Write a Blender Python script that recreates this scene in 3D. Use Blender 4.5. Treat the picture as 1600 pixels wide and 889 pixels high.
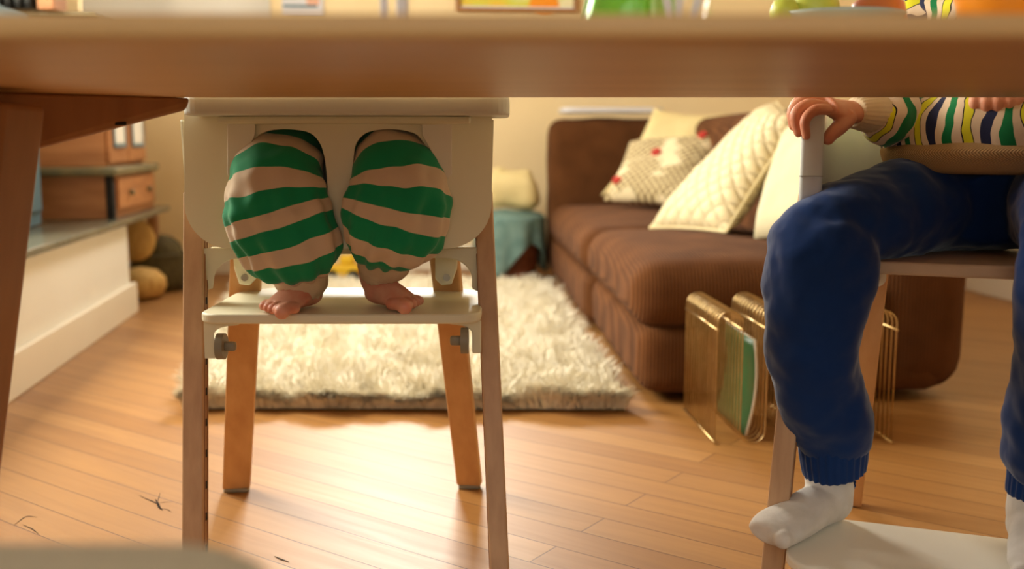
import bpy, bmesh, math, random
from mathutils import Vector, Matrix, noise
random.seed(7)
for o in list(bpy.data.objects): bpy.data.objects.remove(o)
S = bpy.context.scene
COL = S.collection
PI = math.pi
# ------------------------------------------------------------------ camera
FPX = 1600.0; HCAM = 0.65; TANP = 224.5/1600
TH = math.atan(TANP)
cam = bpy.data.objects.new('camera', bpy.data.cameras.new('camera')); COL.objects.link(cam)
cam.location = (0, 0, HCAM); cam.rotation_euler = (PI/2-TH, 0, 0)
cam.data.sensor_width = 36; cam.data.lens = 36*FPX/1600
cam.data.clip_start = 0.02
cam.data.dof.use_dof = True; cam.data.dof.focus_distance = 1.5; cam.data.dof.aperture_fstop = 2.7
S.camera = cam
# ------------------------------------------------------------------ colour management, world, lights
S.view_settings.view_transform = 'Standard'; S.view_settings.look = 'None'
S.view_settings.gamma = 1; S.view_settings.use_curve_mapping = False
S.view_settings.exposure = -0.22
wd = bpy.data.worlds.new('world'); S.world = wd; wd.use_nodes = True
bg = wd.node_tree.nodes['Background']; bg.inputs[0].default_value = (0.96, 0.97, 0.90, 1); bg.inputs[1].default_value = 0.55
PHI = math.atan(0.13)
def R(u, v, z=0.0):           # room frame (u along the back wall, v into the room's depth)
    return Vector((u*math.cos(PHI)-v*math.sin(PHI), u*math.sin(PHI)+v*math.cos(PHI), z))
def area(name, loc, target, sx, sy, power, col):
    l = bpy.data.lights.new(name, 'AREA'); l.shape = 'RECTANGLE'; l.size = sx; l.size_y = sy; l.energy = power; l.color = col
    o = bpy.data.objects.new(name, l); COL.objects.link(o); o.location = loc
    o.rotation_euler = (Vector(target)-Vector(loc)).to_track_quat('-Z', 'Y').to_euler(); return o
# daylight outside each window opening
area('daylight_back_window', R(0.0, 5.9, 2.5), R(-0.05, 1.8, 0.0), 1.3, 1.1, 380, (1.0, 0.97, 0.86))
area('daylight_blind_window', R(-0.92, 5.6, 1.8), R(-0.92, 4.0, 1.4), 0.9, 1.1, 9, (1.0, 0.96, 0.9))
area('daylight_left_window', R(-1.72, 2.75, 1.75), R(1.0, 2.75, 0.1), 1.5, 1.2, 180, (1.0, 0.96, 0.82))
area('daylight_front_window', R(-0.3, -1.62, 1.5), R(0.2, 2, 0.5), 2.6, 1.6, 28, (0.96, 1.0, 0.92))

# ------------------------------------------------------------------ helpers
_F = Vector((0, math.cos(TH), -math.sin(TH))); _U = Vector((0, math.sin(TH), math.cos(TH)))
def ray(px, py): return _F + Vector((1,0,0))*((px-800)/FPX) + _U*((444.5-py)/FPX)
C0 = Vector((0,0,HCAM))
def W(px, py, d): r = ray(px, py); return C0 + r*(d/r.y)
def G(px, py, z): r = ray(px, py); return C0 + r*((z-HCAM)/r.z)
V = Vector
class MB:
    def __init__(s): s.v=[]; s.f=[]; s.t=[]; s.a=[]
    def add(s, vs, fs, t=None, a=None):
        n=len(s.v); s.v += [Vector(p) for p in vs]; s.f += [tuple(i+n for i in f) for f in fs]
        s.t += (t or [0.0]*len(vs)); s.a += (a or [0.0]*len(vs)); return s
def origin(o):
    v = Vector((0,0,0))
    while o is not None: v += o.location; o = o.parent
    return v
def build(name, mb, mat, parent=None, smooth=True, mods=None):
    me = bpy.data.meshes.new(name)
    if parent is None:
        xs=[p.x for p in mb.v]; ys=[p.y for p in mb.v]; zs=[p.z for p in mb.v]
        org = Vector(((min(xs)+max(xs))/2,(min(ys)+max(ys))/2,min(zs)))
    else: org = origin(parent)
    me.from_pydata([tuple(p-org) for p in mb.v], [], mb.f)
    if any(mb.t) or any(mb.a):
        at=me.attributes.new('t','FLOAT','POINT'); at.data.foreach_set('value', mb.t)
        at=me.attributes.new('a','FLOAT','POINT'); at.data.foreach_set('value', mb.a)
    me.validate(); 
    bm = bmesh.new(); bm.from_mesh(me); bmesh.ops.recalc_face_normals(bm, faces=bm.faces); bm.to_mesh(me); bm.free()
    if smooth: me.polygons.foreach_set('use_smooth', [True]*len(me.polygons))
    o = bpy.data.objects.new(name, me); COL.objects.link(o)
    if parent is None: o.location = org
    else: o.parent = parent
    me.materials.append(mat)
    for m in (mods or []):
        if m[0]=='bevel':
            b=o.modifiers.new('bevel','BEVEL'); b.width=m[1]; b.segments=m[2] if len(m)>2 else 2; b.limit_method='ANGLE'; b.angle_limit=math.radians(35)
            b.harden_normals=False
        elif m[0]=='remesh':
            b=o.modifiers.new('remesh','REMESH'); b.mode='VOXEL'; b.voxel_size=m[1]; b.use_smooth_shade=True
        elif m[0]=='smooth':
            b=o.modifiers.new('smooth','SMOOTH'); b.factor=.5; b.iterations=m[1]
        elif m[0]=='subsurf':
            b=o.modifiers.new('sub','SUBSURF'); b.levels=m[1]; b.render_levels=m[1]
        elif m[0]=='solid':
            b=o.modifiers.new('solid','SOLIDIFY'); b.thickness=m[1]; b.offset=m[2] if len(m)>2 else 0
        elif m[0]=='displace':
            tx=bpy.data.textures.new('folds','CLOUDS'); tx.noise_scale=m[1]; tx.noise_depth=2
            b=o.modifiers.new('folds','DISPLACE'); b.texture=tx; b.strength=m[2]; b.mid_level=.5; b.texture_coords='LOCAL'
    return o
def sharp(o, ang=35):
    me=o.data
    bm=bmesh.new(); bm.from_mesh(me)
    for e in bm.edges:
        if len(e.link_faces)==2 and e.calc_face_angle(0)>math.radians(ang): e.smooth=False
    bm.to_mesh(me); bm.free(); return o
def tag(o, label=None, cat=None, group=None, kind=None):
    if label: o['label']=label
    if cat: o['category']=cat
    if group: o['group']=group
    if kind: o['kind']=kind
    return o
def empty(name, loc, label=None, cat=None, group=None):
    o = bpy.data.objects.new(name, None); COL.objects.link(o); o.location = loc; o.empty_display_size=.05
    return tag(o, label, cat, group)
def box(mb, lo, hi, fn=None):
    x0,y0,z0=lo; x1,y1,z1=hi
    vs=[V((x,y,z)) for z in (z0,z1) for y in (y0,y1) for x in (x0,x1)]
    if fn: vs=[fn(p) for p in vs]
    mb.add(vs,[(0,2,3,1),(4,5,7,6),(0,1,5,4),(2,6,7,3),(0,4,6,2),(1,3,7,5)]); return mb
def hexa(mb, bot, top):      # 4 bottom corners, 4 top corners in the same order
    mb.add(list(bot)+list(top), [(3,2,1,0),(4,5,6,7),(0,1,5,4),(1,2,6,5),(2,3,7,6),(3,0,4,7)]); return mb
def rbox(mb, lo, hi, r, n=10, crown=0.0, fn=None, nz=0.0, seed=0):
    lo=V(lo); hi=V(hi); c=(lo+hi)/2; h=(hi-lo)/2
    bm=bmesh.new(); bmesh.ops.create_cube(bm,size=2)
    bmesh.ops.subdivide_edges(bm,edges=bm.edges[:],cuts=n,use_grid_fill=True)
    out=[]
    for v in bm.verts:
        q=V((v.co.x,v.co.y,v.co.z))
        # concentrate samples towards the edges
        q=V([math.copysign(1-(1-abs(k))**1.6,k)*hh for k,hh in zip(q,h)])
        inn=V([max(-(hh-min(r,hh*.98)),min(hh-min(r,hh*.98),k)) for k,hh in zip(q,h)])
        d=q-inn
        p=inn+d.normalized()*r if d.length>1e-9 else q
        if crown and p.z>0: p.z += crown*(1-(p.x/h.x)**2)*(1-(p.y/h.y)**2)
        if nz: p += p.normalized()*nz*noise.noise((p+c)*7+V((seed,0,0)))
        p+=c
        out.append(fn(p) if fn else p)
    bm.verts.index_update()
    mb.add(out,[tuple(v.index for v in f.verts) for f in bm.faces]); bm.free(); return mb
def catmull(pts, n):
    out=[]; m=len(pts)
    for i in range(m-1):
        p0=pts[max(i-1,0)];p1=pts[i];p2=pts[i+1];p3=pts[min(i+2,m-1)]
        for k in range(n):
            t=k/n; out.append([0.5*((2*b)+(-a+c)*t+(2*a-5*b+4*c-d)*t*t+(-a+3*b-3*c+d)*t**3) for a,b,c,d in zip(p0,p1,p2,p3)])
    out.append(list(pts[-1])); return out
def loft(mb, keys, n=8, seg=32, ref=(1,0,0), caps=True, sup=2.0, disp=None, a0=0.0):
    """keys: (x,y,z, rx, ry); rx along ref, ry across"""
    pts=catmull([list(k) for k in keys], n); ref=V(ref)
    vs=[];ts=[];as_=[];T=0;prev=None
    for i,p in enumerate(pts):
        c=V(p[:3]); nx=V(pts[min(i+1,len(pts)-1)][:3]); pv=V(pts[max(i-1,0)][:3]); d=(nx-pv).normalized()
        if prev is None: x=(ref-d*ref.dot(d)).normalized()
        else: x=(prev-d*prev.dot(d)).normalized(); T+=(c-V(pts[i-1][:3])).length
        prev=x; y=d.cross(x)
        for k in range(seg):
            a=2*PI*k/seg+a0; ca=math.cos(a); sa=math.sin(a)
            rr=(abs(ca)**sup+abs(sa)**sup)**(-1/sup)
            o=x*(ca*rr*p[3])+y*(sa*rr*p[4]); q=c+o
            if disp: q+= o.normalized()*disp(q,T,a)
            vs.append(q); ts.append(T+1e-5); as_.append(a*(p[3]+p[4])/2)
    fs=[]; m=len(pts)
    for i in range(m-1):
        for k in range(seg):
            k2=(k+1)%seg; fs.append((i*seg+k,i*seg+k2,(i+1)*seg+k2,(i+1)*seg+k))
    if caps:
        vs.append(V(pts[0][:3])); ts.append(0); as_.append(0); vs.append(V(pts[-1][:3])); ts.append(T); as_.append(0)
        b=len(vs)
        for k in range(seg):
            k2=(k+1)%seg; fs.append((b-2,k2,k)); fs.append((b-1,(m-1)*seg+k,(m-1)*seg+k2))
    mb.add(vs,fs,ts,as_); return mb
def tube(mb, pts, r, seg=8, ref=(0.31,0.22,0.93), n=1, caps=True):
    rs = r if isinstance(r,(list,tuple)) else [r]*len(pts)
    return loft(mb,[(*p,q,q) for p,q in zip(pts,rs)],n=n,seg=seg,ref=ref,caps=caps)
def ball(mb, c, r, seg=16, rings=10, m=None):
    c=V(c); rr=V((r,r,r)) if not hasattr(r,'__len__') else V(r)
    vs=[];fs=[]
    for i in range(rings+1):
        th=PI*i/rings
        for k in range(seg):
            a=2*PI*k/seg; p=V((math.sin(th)*math.cos(a)*rr.x,math.sin(th)*math.sin(a)*rr.y,math.cos(th)*rr.z))
            if m: p=m@p
            vs.append(c+p)
    for i in range(rings):
        for k in range(seg):
            k2=(k+1)%seg; fs.append((i*seg+k,(i+1)*seg+k,(i+1)*seg+k2,i*seg+k2))
    mb.add(vs,fs); return mb
def lathe(mb, c, prof, seg=40, axis='Z'):
    c=V(c); vs=[];fs=[]
    for r,z in prof:
        for k in range(seg):
            a=2*PI*k/seg; p=V((r*math.cos(a),r*math.sin(a),z))
            if axis=='X': p=V((p.z,p.x,p.y))
            vs.append(c+p)
    for i in range(len(prof)-1):
        for k in range(seg):
            k2=(k+1)%seg; fs.append((i*seg+k,i*seg+k2,(i+1)*seg+k2,(i+1)*seg+k))
    mb.add(vs,fs); return mb
def prism(mb, outline, mp, thick, r=0.0):
    """outline: 2D points; mp(x,y,k) -> world with k the offset along thickness"""
    n=len(outline)
    vs=[mp(x,y,0) for x,y in outline]+[mp(x,y,thick) for x,y in outline]
    fs=[tuple(range(n-1,-1,-1)),tuple(range(n,2*n))]+[(i,(i+1)%n,n+(i+1)%n,n+i) for i in range(n)]
    mb.add(vs,fs); return mb
def rrect(x0,y0,x1,y1,r,n=8):
    if not hasattr(r,'__len__'): r=(r,)*4     # order: x1y1, x0y1, x0y0, x1y0
    out=[]
    for (cx,cy,a0,q) in ((x1-r[0],y1-r[0],0,r[0]),(x0+r[1],y1-r[1],PI/2,r[1]),(x0+r[2],y0+r[2],PI,r[2]),(x1-r[3],y0+r[3],1.5*PI,r[3])):
        for k in range(n+1):
            a=a0+PI/2*k/n; out.append((cx+q*math.cos(a),cy+q*math.sin(a)))
    return out

# ------------------------------------------------------------------ materials
def srgb(r,g,b): 
    f=lambda c:(c/255/12.92 if c/255<=.04045 else ((c/255+.055)/1.055)**2.4)
    return (f(r),f(g),f(b),1)
class NT:
    def __init__(s,name):
        s.m=bpy.data.materials.new(name); s.m.use_nodes=True; s.t=s.m.node_tree; s.b=s.t.nodes['Principled BSDF']
    def n(s,typ,**kw):
        nd=s.t.nodes.new('ShaderNode'+typ)
        for k,v in kw.items():
            if k in nd.inputs: nd.inputs[k].default_value=v
            else: setattr(nd,k,v)
        return nd
    def l(s,a,b): s.t.links.new(a,b)
    def coords(s,scale=(1,1,1),rot=(0,0,0),kind='Object'):
        tc=s.n('TexCoord'); mp=s.n('Mapping'); mp.inputs['Scale'].default_value=scale; mp.inputs['Rotation'].default_value=rot
        s.l(tc.outputs[kind],mp.inputs['Vector']); return mp.outputs[0]
    def ramp(s,fac,stops,interp='LINEAR'):
        r=s.n('ValToRGB'); cr=r.color_ramp; cr.interpolation=interp
        while len(cr.elements)<len(stops): cr.elements.new(.5)
        for e,(p,c) in zip(cr.elements,stops): e.position=p; e.color=c
        s.l(fac,r.inputs[0]); return r.outputs[0]
    def bump(s,h,strength,dist=.002,prev=None):
        b=s.n('Bump',Strength=strength,Distance=dist); s.l(h,b.inputs['Height'])
        if prev: s.l(prev,b.inputs['Normal'])
        s.l(b.outputs[0],s.b.inputs['Normal']); return b.outputs[0]
    def math(s,op,a,b=None):
        m=s.n('Math',operation=op)
        for i,x in enumerate((a,b)):
            if x is None: continue
            if isinstance(x,(int,float)): m.inputs[i].default_value=x
            else: s.l(x,m.inputs[i])
        return m.outputs[0]
def pm(name,c1,c2=None,scale=6,stretch=(1,1,1),rough=.6,bump=.15,bscale=200,dist=.001,spec=.4,metal=0,sss=0,sheen=0,trans=0,rot=(0,0,0),detail=4,coat=0,alpha=None,ior=None):
    k=NT(name); c2=c2 or tuple(x*.85 for x in c1[:3])+(1,)
    co=k.coords(tuple(scale*x for x in stretch),rot)
    nz=k.n('TexNoise',Scale=1.0,Detail=detail); k.l(co,nz.inputs['Vector'])
    k.l(k.ramp(nz.outputs[0],[(.3,c1),(.7,c2)]),k.b.inputs['Base Color'])
    k.b.inputs['Roughness'].default_value=rough; k.b.inputs['Specular IOR Level'].default_value=spec; k.b.inputs['Metallic'].default_value=metal
    if sss: k.b.inputs['Subsurface Weight'].default_value=sss; k.b.inputs['Subsurface Radius'].default_value=(1,.35,.2); k.b.inputs['Subsurface Scale'].default_value=.012
    if sheen: k.b.inputs['Sheen Weight'].default_value=sheen; k.b.inputs['Sheen Roughness'].default_value=.4
    if trans: k.b.inputs['Transmission Weight'].default_value=trans
    if coat: k.b.inputs['Coat Weight'].default_value=coat; k.b.inputs['Coat Roughness'].default_value=.25
    if ior: k.b.inputs['IOR'].default_value=ior
    if bump:
        c3=k.coords((1,1,1)); n2=k.n('TexNoise',Scale=bscale,Detail=2.0); k.l(c3,n2.inputs['Vector']); k.bump(n2.outputs[0],bump,dist)
    return k.m
M={}
M['wall']=pm('wall_paint',srgb(250,226,182),srgb(246,220,172),2,rough=.8,bump=.1)
M['walllight']=pm('pale_wall_paint',srgb(242,236,226),srgb(238,231,219),2,rough=.8,bump=.1)
M['frontwall']=pm('fill_cutting_wall',srgb(150,124,92),None,3,(1,1,.2),rough=.8)  # wall behind the camera, mid-tone colour chosen to cut fill light
M['ceil']=pm('ceiling_paint',srgb(196,184,160),None,2,rough=.9)  # unseen ceiling, colour darkened to weaken the bounce light
M['trim']=pm('trim_paint',srgb(242,232,214),srgb(238,226,206),2,rough=.55,bump=.05)
M['slab']=pm('slate_slab',srgb(112,108,90),srgb(86,84,70),9,rough=.22,bump=.1,bscale=60,spec=.6)
M['beech']=pm('beech_wood',srgb(220,172,116),srgb(202,150,96),5,(6,6,.7),rough=.42,bump=.06,bscale=300)
M['beechdull']=pm('pale_beech_edge',srgb(208,168,130),srgb(190,150,114),60,(1,1,.05),rough=.5,bump=.1)
M['beechh']=pm('beech_wood_seat',srgb(210,180,148),srgb(196,164,130),5,(1,5,5),rough=.45,bump=.06,bscale=300)
M['tablew']=pm('table_wood',srgb(214,172,118),srgb(198,154,100),4,(.7,6,6),rough=.42,bump=.05,bscale=200)
M['tableleg']=pm('table_leg_wood',srgb(168,114,66),srgb(146,95,53),5,(5,5,.8),rough=.5,bump=.05)
M['white']=pm('cream_plastic',srgb(236,230,200),srgb(230,223,192),3,rough=.45,bump=.04,bscale=900,dist=.0004)
M['whitecool']=pm('white_plastic_backrest',srgb(220,224,220),srgb(214,218,214),3,rough=.5,bump=.04,bscale=900,dist=.0004)
M['white2']=pm('warm_white_footplate',srgb(240,236,224),srgb(236,230,216),3,rough=.45,bump=.04,bscale=900,dist=.0004)
M['translu']=pm('milky_plastic',srgb(240,232,212),None,3,rough=.4,bump=0)
M['grey']=pm('grey_plastic',srgb(150,142,122),None,5,rough=.5,bump=.05)
M['brass']=pm('brass_wire',srgb(222,192,140),srgb(196,164,110),30,rough=.3,metal=1,bump=0)
M['screw']=pm('steel_screw',srgb(190,185,170),None,30,rough=.3,metal=1,bump=0)
M['dark']=pm('dark_slot',srgb(30,22,14),None,5,rough=.8)
M['skin']=pm('skin',srgb(220,158,128),srgb(206,132,102),28,rough=.5,bump=.12,bscale=500,dist=.0006,sss=.15,spec=.35)
M['babyskin']=pm('baby_skin',srgb(230,170,142),srgb(218,134,108),32,rough=.45,bump=.12,bscale=400,dist=.0006,sss=.18,spec=.4)
M['nail']=pm('fingernail',srgb(240,180,150),None,30,rough=.25,bump=0,spec=.6)
M['hair']=pm('light_brown_hair',srgb(120,82,46),srgb(88,58,32),60,(1,1,.1),rough=.5,bump=.4,bscale=150)
M['pants']=pm('navy_sweat_fabric',srgb(18,54,112),srgb(13,44,96),5,rough=.85,bump=.3,bscale=900,dist=.0006,sheen=.35,spec=.2)
M['sock']=pm('white_sock_knit',srgb(226,220,214),srgb(212,206,198),40,rough=.85,bump=.4,bscale=700,dist=.0008,sheen=.2)
M['rib']=pm('beige_cuff_knit',srgb(226,202,168),srgb(214,188,150),30,rough=.85,bump=.3,bscale=600)
M['pillowcream']=pm('cream_cotton',srgb(224,206,162),srgb(214,194,146),10,rough=.85,bump=.3,bscale=260,dist=.002)
M['pillowpale']=pm('pale_cotton',srgb(214,202,166),srgb(204,190,152),10,rough=.85,bump=.2,bscale=260,dist=.002)
M['pillowyellow']=pm('buttery_cotton',srgb(234,214,160),srgb(224,202,144),10,rough=.85,bump=.2,bscale=260,dist=.002)
M['redyarn']=pm('red_yarn',srgb(205,60,50),None,30,rough=.8)
M['brownwood']=pm('hutch_wood',srgb(190,128,78),srgb(160,100,56),4,(1,1,6),rough=.5,bump=.1)
M['hutchedge']=pm('worn_green_moulding',srgb(132,112,72),srgb(100,96,70),14,rough=.5,bump=.1)
M['teal']=pm('teal_wool',srgb(128,156,150),srgb(98,130,126),20,rough=.95,bump=.6,bscale=200,dist=.003)
M['wicker']=pm('brown_wicker',srgb(140,78,46),srgb(98,52,28),60,(1,1,.3),rough=.7,bump=.6,bscale=90,dist=.004)
M['straw']=pm('straw_weave',srgb(226,184,110),srgb(196,148,78),60,(1,1,.25),rough=.75,bump=.6,bscale=100,dist=.004)
M['olivebasket']=pm('olive_weave',srgb(104,92,58),srgb(72,62,38),60,(1,1,.3),rough=.8,bump=.6,bscale=90,dist=.004)
M['blue']=pm('blue_grey_enamel',srgb(96,128,142),srgb(84,114,130),6,rough=.4,bump=.05)
M['greyseat']=pm('pale_grey_fabric',srgb(214,206,188),srgb(204,196,178),120,rough=.8,bump=.3,bscale=500)
M['laptop']=pm('silver_white_shell',srgb(226,222,228),None,3,rough=.35,bump=0)
M['toyyellow']=pm('yellow_toy_plastic',srgb(246,204,50),srgb(240,190,40),4,rough=.35,bump=0)
M['toyred']=pm('red_toy_plastic',srgb(214,60,40),None,4,rough=.4,bump=0)
M['black']=pm('black_rubber',srgb(34,32,28),None,5,rough=.6)
M['paper']=pm('magazine_paper',srgb(236,228,212),None,200,(1,1,.02),rough=.7)
M['greencover']=pm('green_magazine_cover',srgb(44,96,54),srgb(74,90,46),14,rough=.3,bump=0)
M['rugbase']=pm('rug_backing',srgb(244,234,210),None,20,rough=1,bump=.6,bscale=60,dist=.01)
M['rugpile']=pm('rug_wool',srgb(240,232,214),srgb(230,219,195),18,rough=.9,bump=0,sheen=.2)
def glass(name,c,rough=.05):
    k=NT(name); nz=k.n('TexNoise',Scale=8.0); k.l(k.coords(),nz.inputs['Vector'])
    k.l(k.ramp(nz.outputs[0],[(0,c),(1,tuple(x*.96 for x in c[:3])+(1,))]),k.b.inputs['Base Color'])
    k.b.inputs['Transmission Weight'].default_value=1; k.b.inputs['Roughness'].default_value=rough; k.b.inputs['IOR'].default_value=1.45; return k.m
M['greenglass']=glass('green_glass',srgb(170,226,140),.1)
M['clearglass']=glass('clear_glass',(.95,.97,.95,1))
def thinglass(name):
    k=NT(name); t=k.n('BsdfTransparent'); g=k.n('BsdfGlossy',Roughness=.02); mx=k.n('MixShader',Fac=.07)
    out=[n for n in k.t.nodes if n.type=='OUTPUT_MATERIAL'][0]
    k.l(t.outputs[0],mx.inputs[1]); k.l(g.outputs[0],mx.inputs[2]); k.l(mx.outputs[0],out.inputs[0]); return k.m
M['pane']=thinglass('window_glass')
def blind():
    k=NT('roller_blind_cloth'); d=k.n('BsdfDiffuse',Color=(.8,.76,.7,1)); t=k.n('BsdfTranslucent',Color=(.85,.8,.72,1)); mx=k.n('MixShader',Fac=.16)
    w=k.n('TexNoise',Scale=300.0); k.l(k.coords(),w.inputs['Vector']); b=k.n('Bump',Strength=.2,Distance=.001); k.l(w.outputs[0],b.inputs['Height']); k.l(b.outputs[0],d.inputs['Normal'])
    out=[n for n in k.t.nodes if n.type=='OUTPUT_MATERIAL'][0]
    k.l(d.outputs[0],mx.inputs[1]); k.l(t.outputs[0],mx.inputs[2]); k.l(mx.outputs[0],out.inputs[0]); return k.m
M['blind']=blind()
def floor_mat():
    k=NT('oak_floor_boards')
    tc=k.n('TexCoord'); mp=k.n('Mapping'); mp.inputs['Rotation'].default_value=(0,0,-math.atan2(1,-1.406)); k.l(tc.outputs['Object'],mp.inputs['Vector'])
    br=k.n('TexBrick'); br.offset=.37; br.offset_frequency=2
    br.inputs['Scale'].default_value=1; br.inputs['Brick Width'].default_value=3.1; br.inputs['Row Height'].default_value=.0765
    br.inputs['Mortar Size'].default_value=.0012; br.inputs['Mortar Smooth'].default_value=.3; br.inputs['Bias'].default_value=0
    br.inputs['Color1'].default_value=(0,0,0,1); br.inputs['Color2'].default_value=(1,1,1,1); br.inputs['Mortar'].default_value=(.5,.5,.5,1)
    k.l(mp.outputs[0],br.inputs['Vector'])
    base=k.ramp(br.outputs['Color'],[(0,srgb(168,118,62)),(.5,srgb(173,124,68)),(1,srgb(156,106,52))])
    m2=k.n('Mapping'); m2.inputs['Scale'].default_value=(1.6,30,1); k.l(mp.outputs[0],m2.inputs['Vector'])
    sep=k.n('VectorMath',operation='ADD'); k.l(m2.outputs[0],sep.inputs[0]); k.l(br.outputs['Color'],sep.inputs[1])
    g=k.n('TexNoise',Scale=1.5,Detail=6.0,Roughness=.6,Distortion=.6); k.l(sep.outputs[0],g.inputs['Vector'])
    mix=k.n('MixRGB',blend_type='MULTIPLY',Fac=.42); k.l(base,mix.inputs[1]); k.l(k.ramp(g.outputs[0],[(.25,(.62,.52,.42,1)),(.65,(1,1,1,1))]),mix.inputs[2])
    big=k.n('TexNoise',Scale=2.2,Detail=3.0); k.l(mp.outputs[0],big.inputs['Vector'])
    mixb=k.n('MixRGB',blend_type='MULTIPLY',Fac=.35); k.l(mix.outputs[0],mixb.inputs[1]); k.l(k.ramp(big.outputs[0],[(.35,(.75,.68,.6,1)),(.65,(1,1,1,1))]),mixb.inputs[2])
    mm=k.n('MixRGB',Color2=srgb(92,52,24)); k.l(br.outputs['Fac'],mm.inputs[0]); k.l(mixb.outputs[0],mm.inputs[1])
    k.l(mm.outputs[0],k.b.inputs['Base Color'])
    k.l(k.ramp(g.outputs[0],[(.2,(.50,)*3+(1,)),(.8,(.42,)*3+(1,))]),k.b.inputs['Roughness'])
    k.b.inputs['Specular IOR Level'].default_value=.55
    p=k.bump(g.outputs[0],.12,.001)
    b=k.n('Bump',Strength=.5,Distance=.001,invert=True); k.l(br.outputs['Fac'],b.inputs['Height']); k.l(p,b.inputs['Normal']); k.l(b.outputs[0],k.b.inputs['Normal'])
    return k.m
M['floor']=floor_mat()
def corduroy():
    k=NT('brown_corduroy')
    co=k.coords((1,1,1),(0,0,0))
    w=k.n('TexWave',Scale=36.0,Distortion=.25); w.bands_direction='X'; w.inputs['Detail Scale'].default_value=1; k.l(co,w.inputs['Vector'])
    nz=k.n('TexNoise',Scale=9.0,Detail=5.0); k.l(co,nz.inputs['Vector'])
    c=k.ramp(nz.outputs[0],[(.3,srgb(114,72,42)),(.7,srgb(94,58,33))])
    mx=k.n('MixRGB',blend_type='MULTIPLY',Fac=.38); k.l(c,mx.inputs[1]); k.l(w.outputs[0],mx.inputs[2]); k.l(mx.outputs[0],k.b.inputs['Base Color'])
    k.b.inputs['Roughness'].default_value=.9; k.b.inputs['Specular IOR Level'].default_value=.03
    k.b.inputs['Sheen Weight'].default_value=.03; k.b.inputs['Sheen Roughness'].default_value=.5
    k.bump(w.outputs[0],.55,.003); return k.m
M['cord']=corduroy()
def baby_stripes():
    k=NT('green_beige_stripe_jersey')
    a=k.n('Attribute',attribute_name='t'); nz=k.n('TexNoise',Scale=14.0,Detail=1.0); k.l(k.coords(),nz.inputs['Vector'])
    x=k.math('ADD',k.math('ADD',a.outputs['Fac'],.0255),k.math('MULTIPLY',k.math('SUBTRACT',nz.outputs[0],.5),.012))
    f=k.math('FRACT',k.math('DIVIDE',x,.043))
    c=k.ramp(f,[(0,srgb(22,142,92)),(.54,srgb(214,190,160))],'CONSTANT'); k.l(c,k.b.inputs['Base Color'])
    k.b.inputs['Roughness'].default_value=.85; k.b.inputs['Sheen Weight'].default_value=.2; k.b.inputs['Specular IOR Level'].default_value=.2
    n2=k.n('TexNoise',Scale=600.0); k.l(k.coords(),n2.inputs['Vector']); k.bump(n2.outputs[0],.2,.001); return k.m
M['babyst']=baby_stripes()
def shirt_stripes(attr,per,name,amp=.03):
    k=NT(name)
    a=k.n('Attribute',attribute_name=attr); nz=k.n('TexNoise',Scale=16.0,Detail=1.5); k.l(k.coords(),nz.inputs['Vector'])
    x=k.math('ADD',a.outputs['Fac'],k.math('MULTIPLY',k.math('SUBTRACT',nz.outputs[0],.5),amp))
    f=k.math('FRACT',k.math('DIVIDE',x,per))
    be=srgb(226,200,172); bk=srgb(26,24,34); ye=srgb(222,214,40); na=srgb(34,38,72); gr=srgb(14,120,66)
    c=k.ramp(f,[(0,be),(.16,bk),(.18,ye),(.34,bk),(.36,be),(.50,na),(.67,be),(.82,gr)],'CONSTANT'); k.l(c,k.b.inputs['Base Color'])
    k.b.inputs['Roughness'].default_value=.85; k.b.inputs['Sheen Weight'].default_value=.2; k.b.inputs['Specular IOR Level'].default_value=.2
    n2=k.n('TexNoise',Scale=500.0); k.l(k.coords(),n2.inputs['Vector']); k.bump(n2.outputs[0],.3,.001); return k.m
M['shirta']=shirt_stripes('a',.060,'striped_jersey_body'); M['shirtt']=shirt_stripes('t',.064,'striped_jersey_sleeve',.05)
def ribknit():
    k=NT('tan_rib_knit'); a=k.n('Attribute',attribute_name='a')
    w=k.math('SINE',k.math('MULTIPLY',a.outputs['Fac'],1700.0))
    c=k.ramp(w,[(0,srgb(168,128,82)),(1,srgb(222,184,132))]); k.l(c,k.b.inputs['Base Color']); k.b.inputs['Roughness'].default_value=.85
    k.bump(w,.5,.001); return k.m
M['ribband']=ribknit()
def quilt(name,c1,c2):
    k=NT(name); at=k.n('Attribute',attribute_name='t'); a2=k.n('Attribute',attribute_name='a')
    s1=k.math('ADD',at.outputs['Fac'],a2.outputs['Fac']); s2=k.math('SUBTRACT',at.outputs['Fac'],a2.outputs['Fac'])
    w=k.math('MULTIPLY',k.math('ABSOLUTE',k.math('SINE',k.math('MULTIPLY',s1,38.0))),k.math('ABSOLUTE',k.math('SINE',k.math('MULTIPLY',s2,38.0))))
    w=k.math('POWER',w,.4)
    nz=k.n('TexNoise',Scale=60.0,Detail=4.0); k.l(k.coords(),nz.inputs['Vector'])
    k.l(k.ramp(nz.outputs[0],[(.3,c1),(.7,c2)]),k.b.inputs['Base Color']); k.b.inputs['Roughness'].default_value=.8
    k.bump(w,.9,.012); return k.m
M['quilt']=quilt('quilted_cream_cotton',srgb(226,208,166),srgb(216,194,148))
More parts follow.
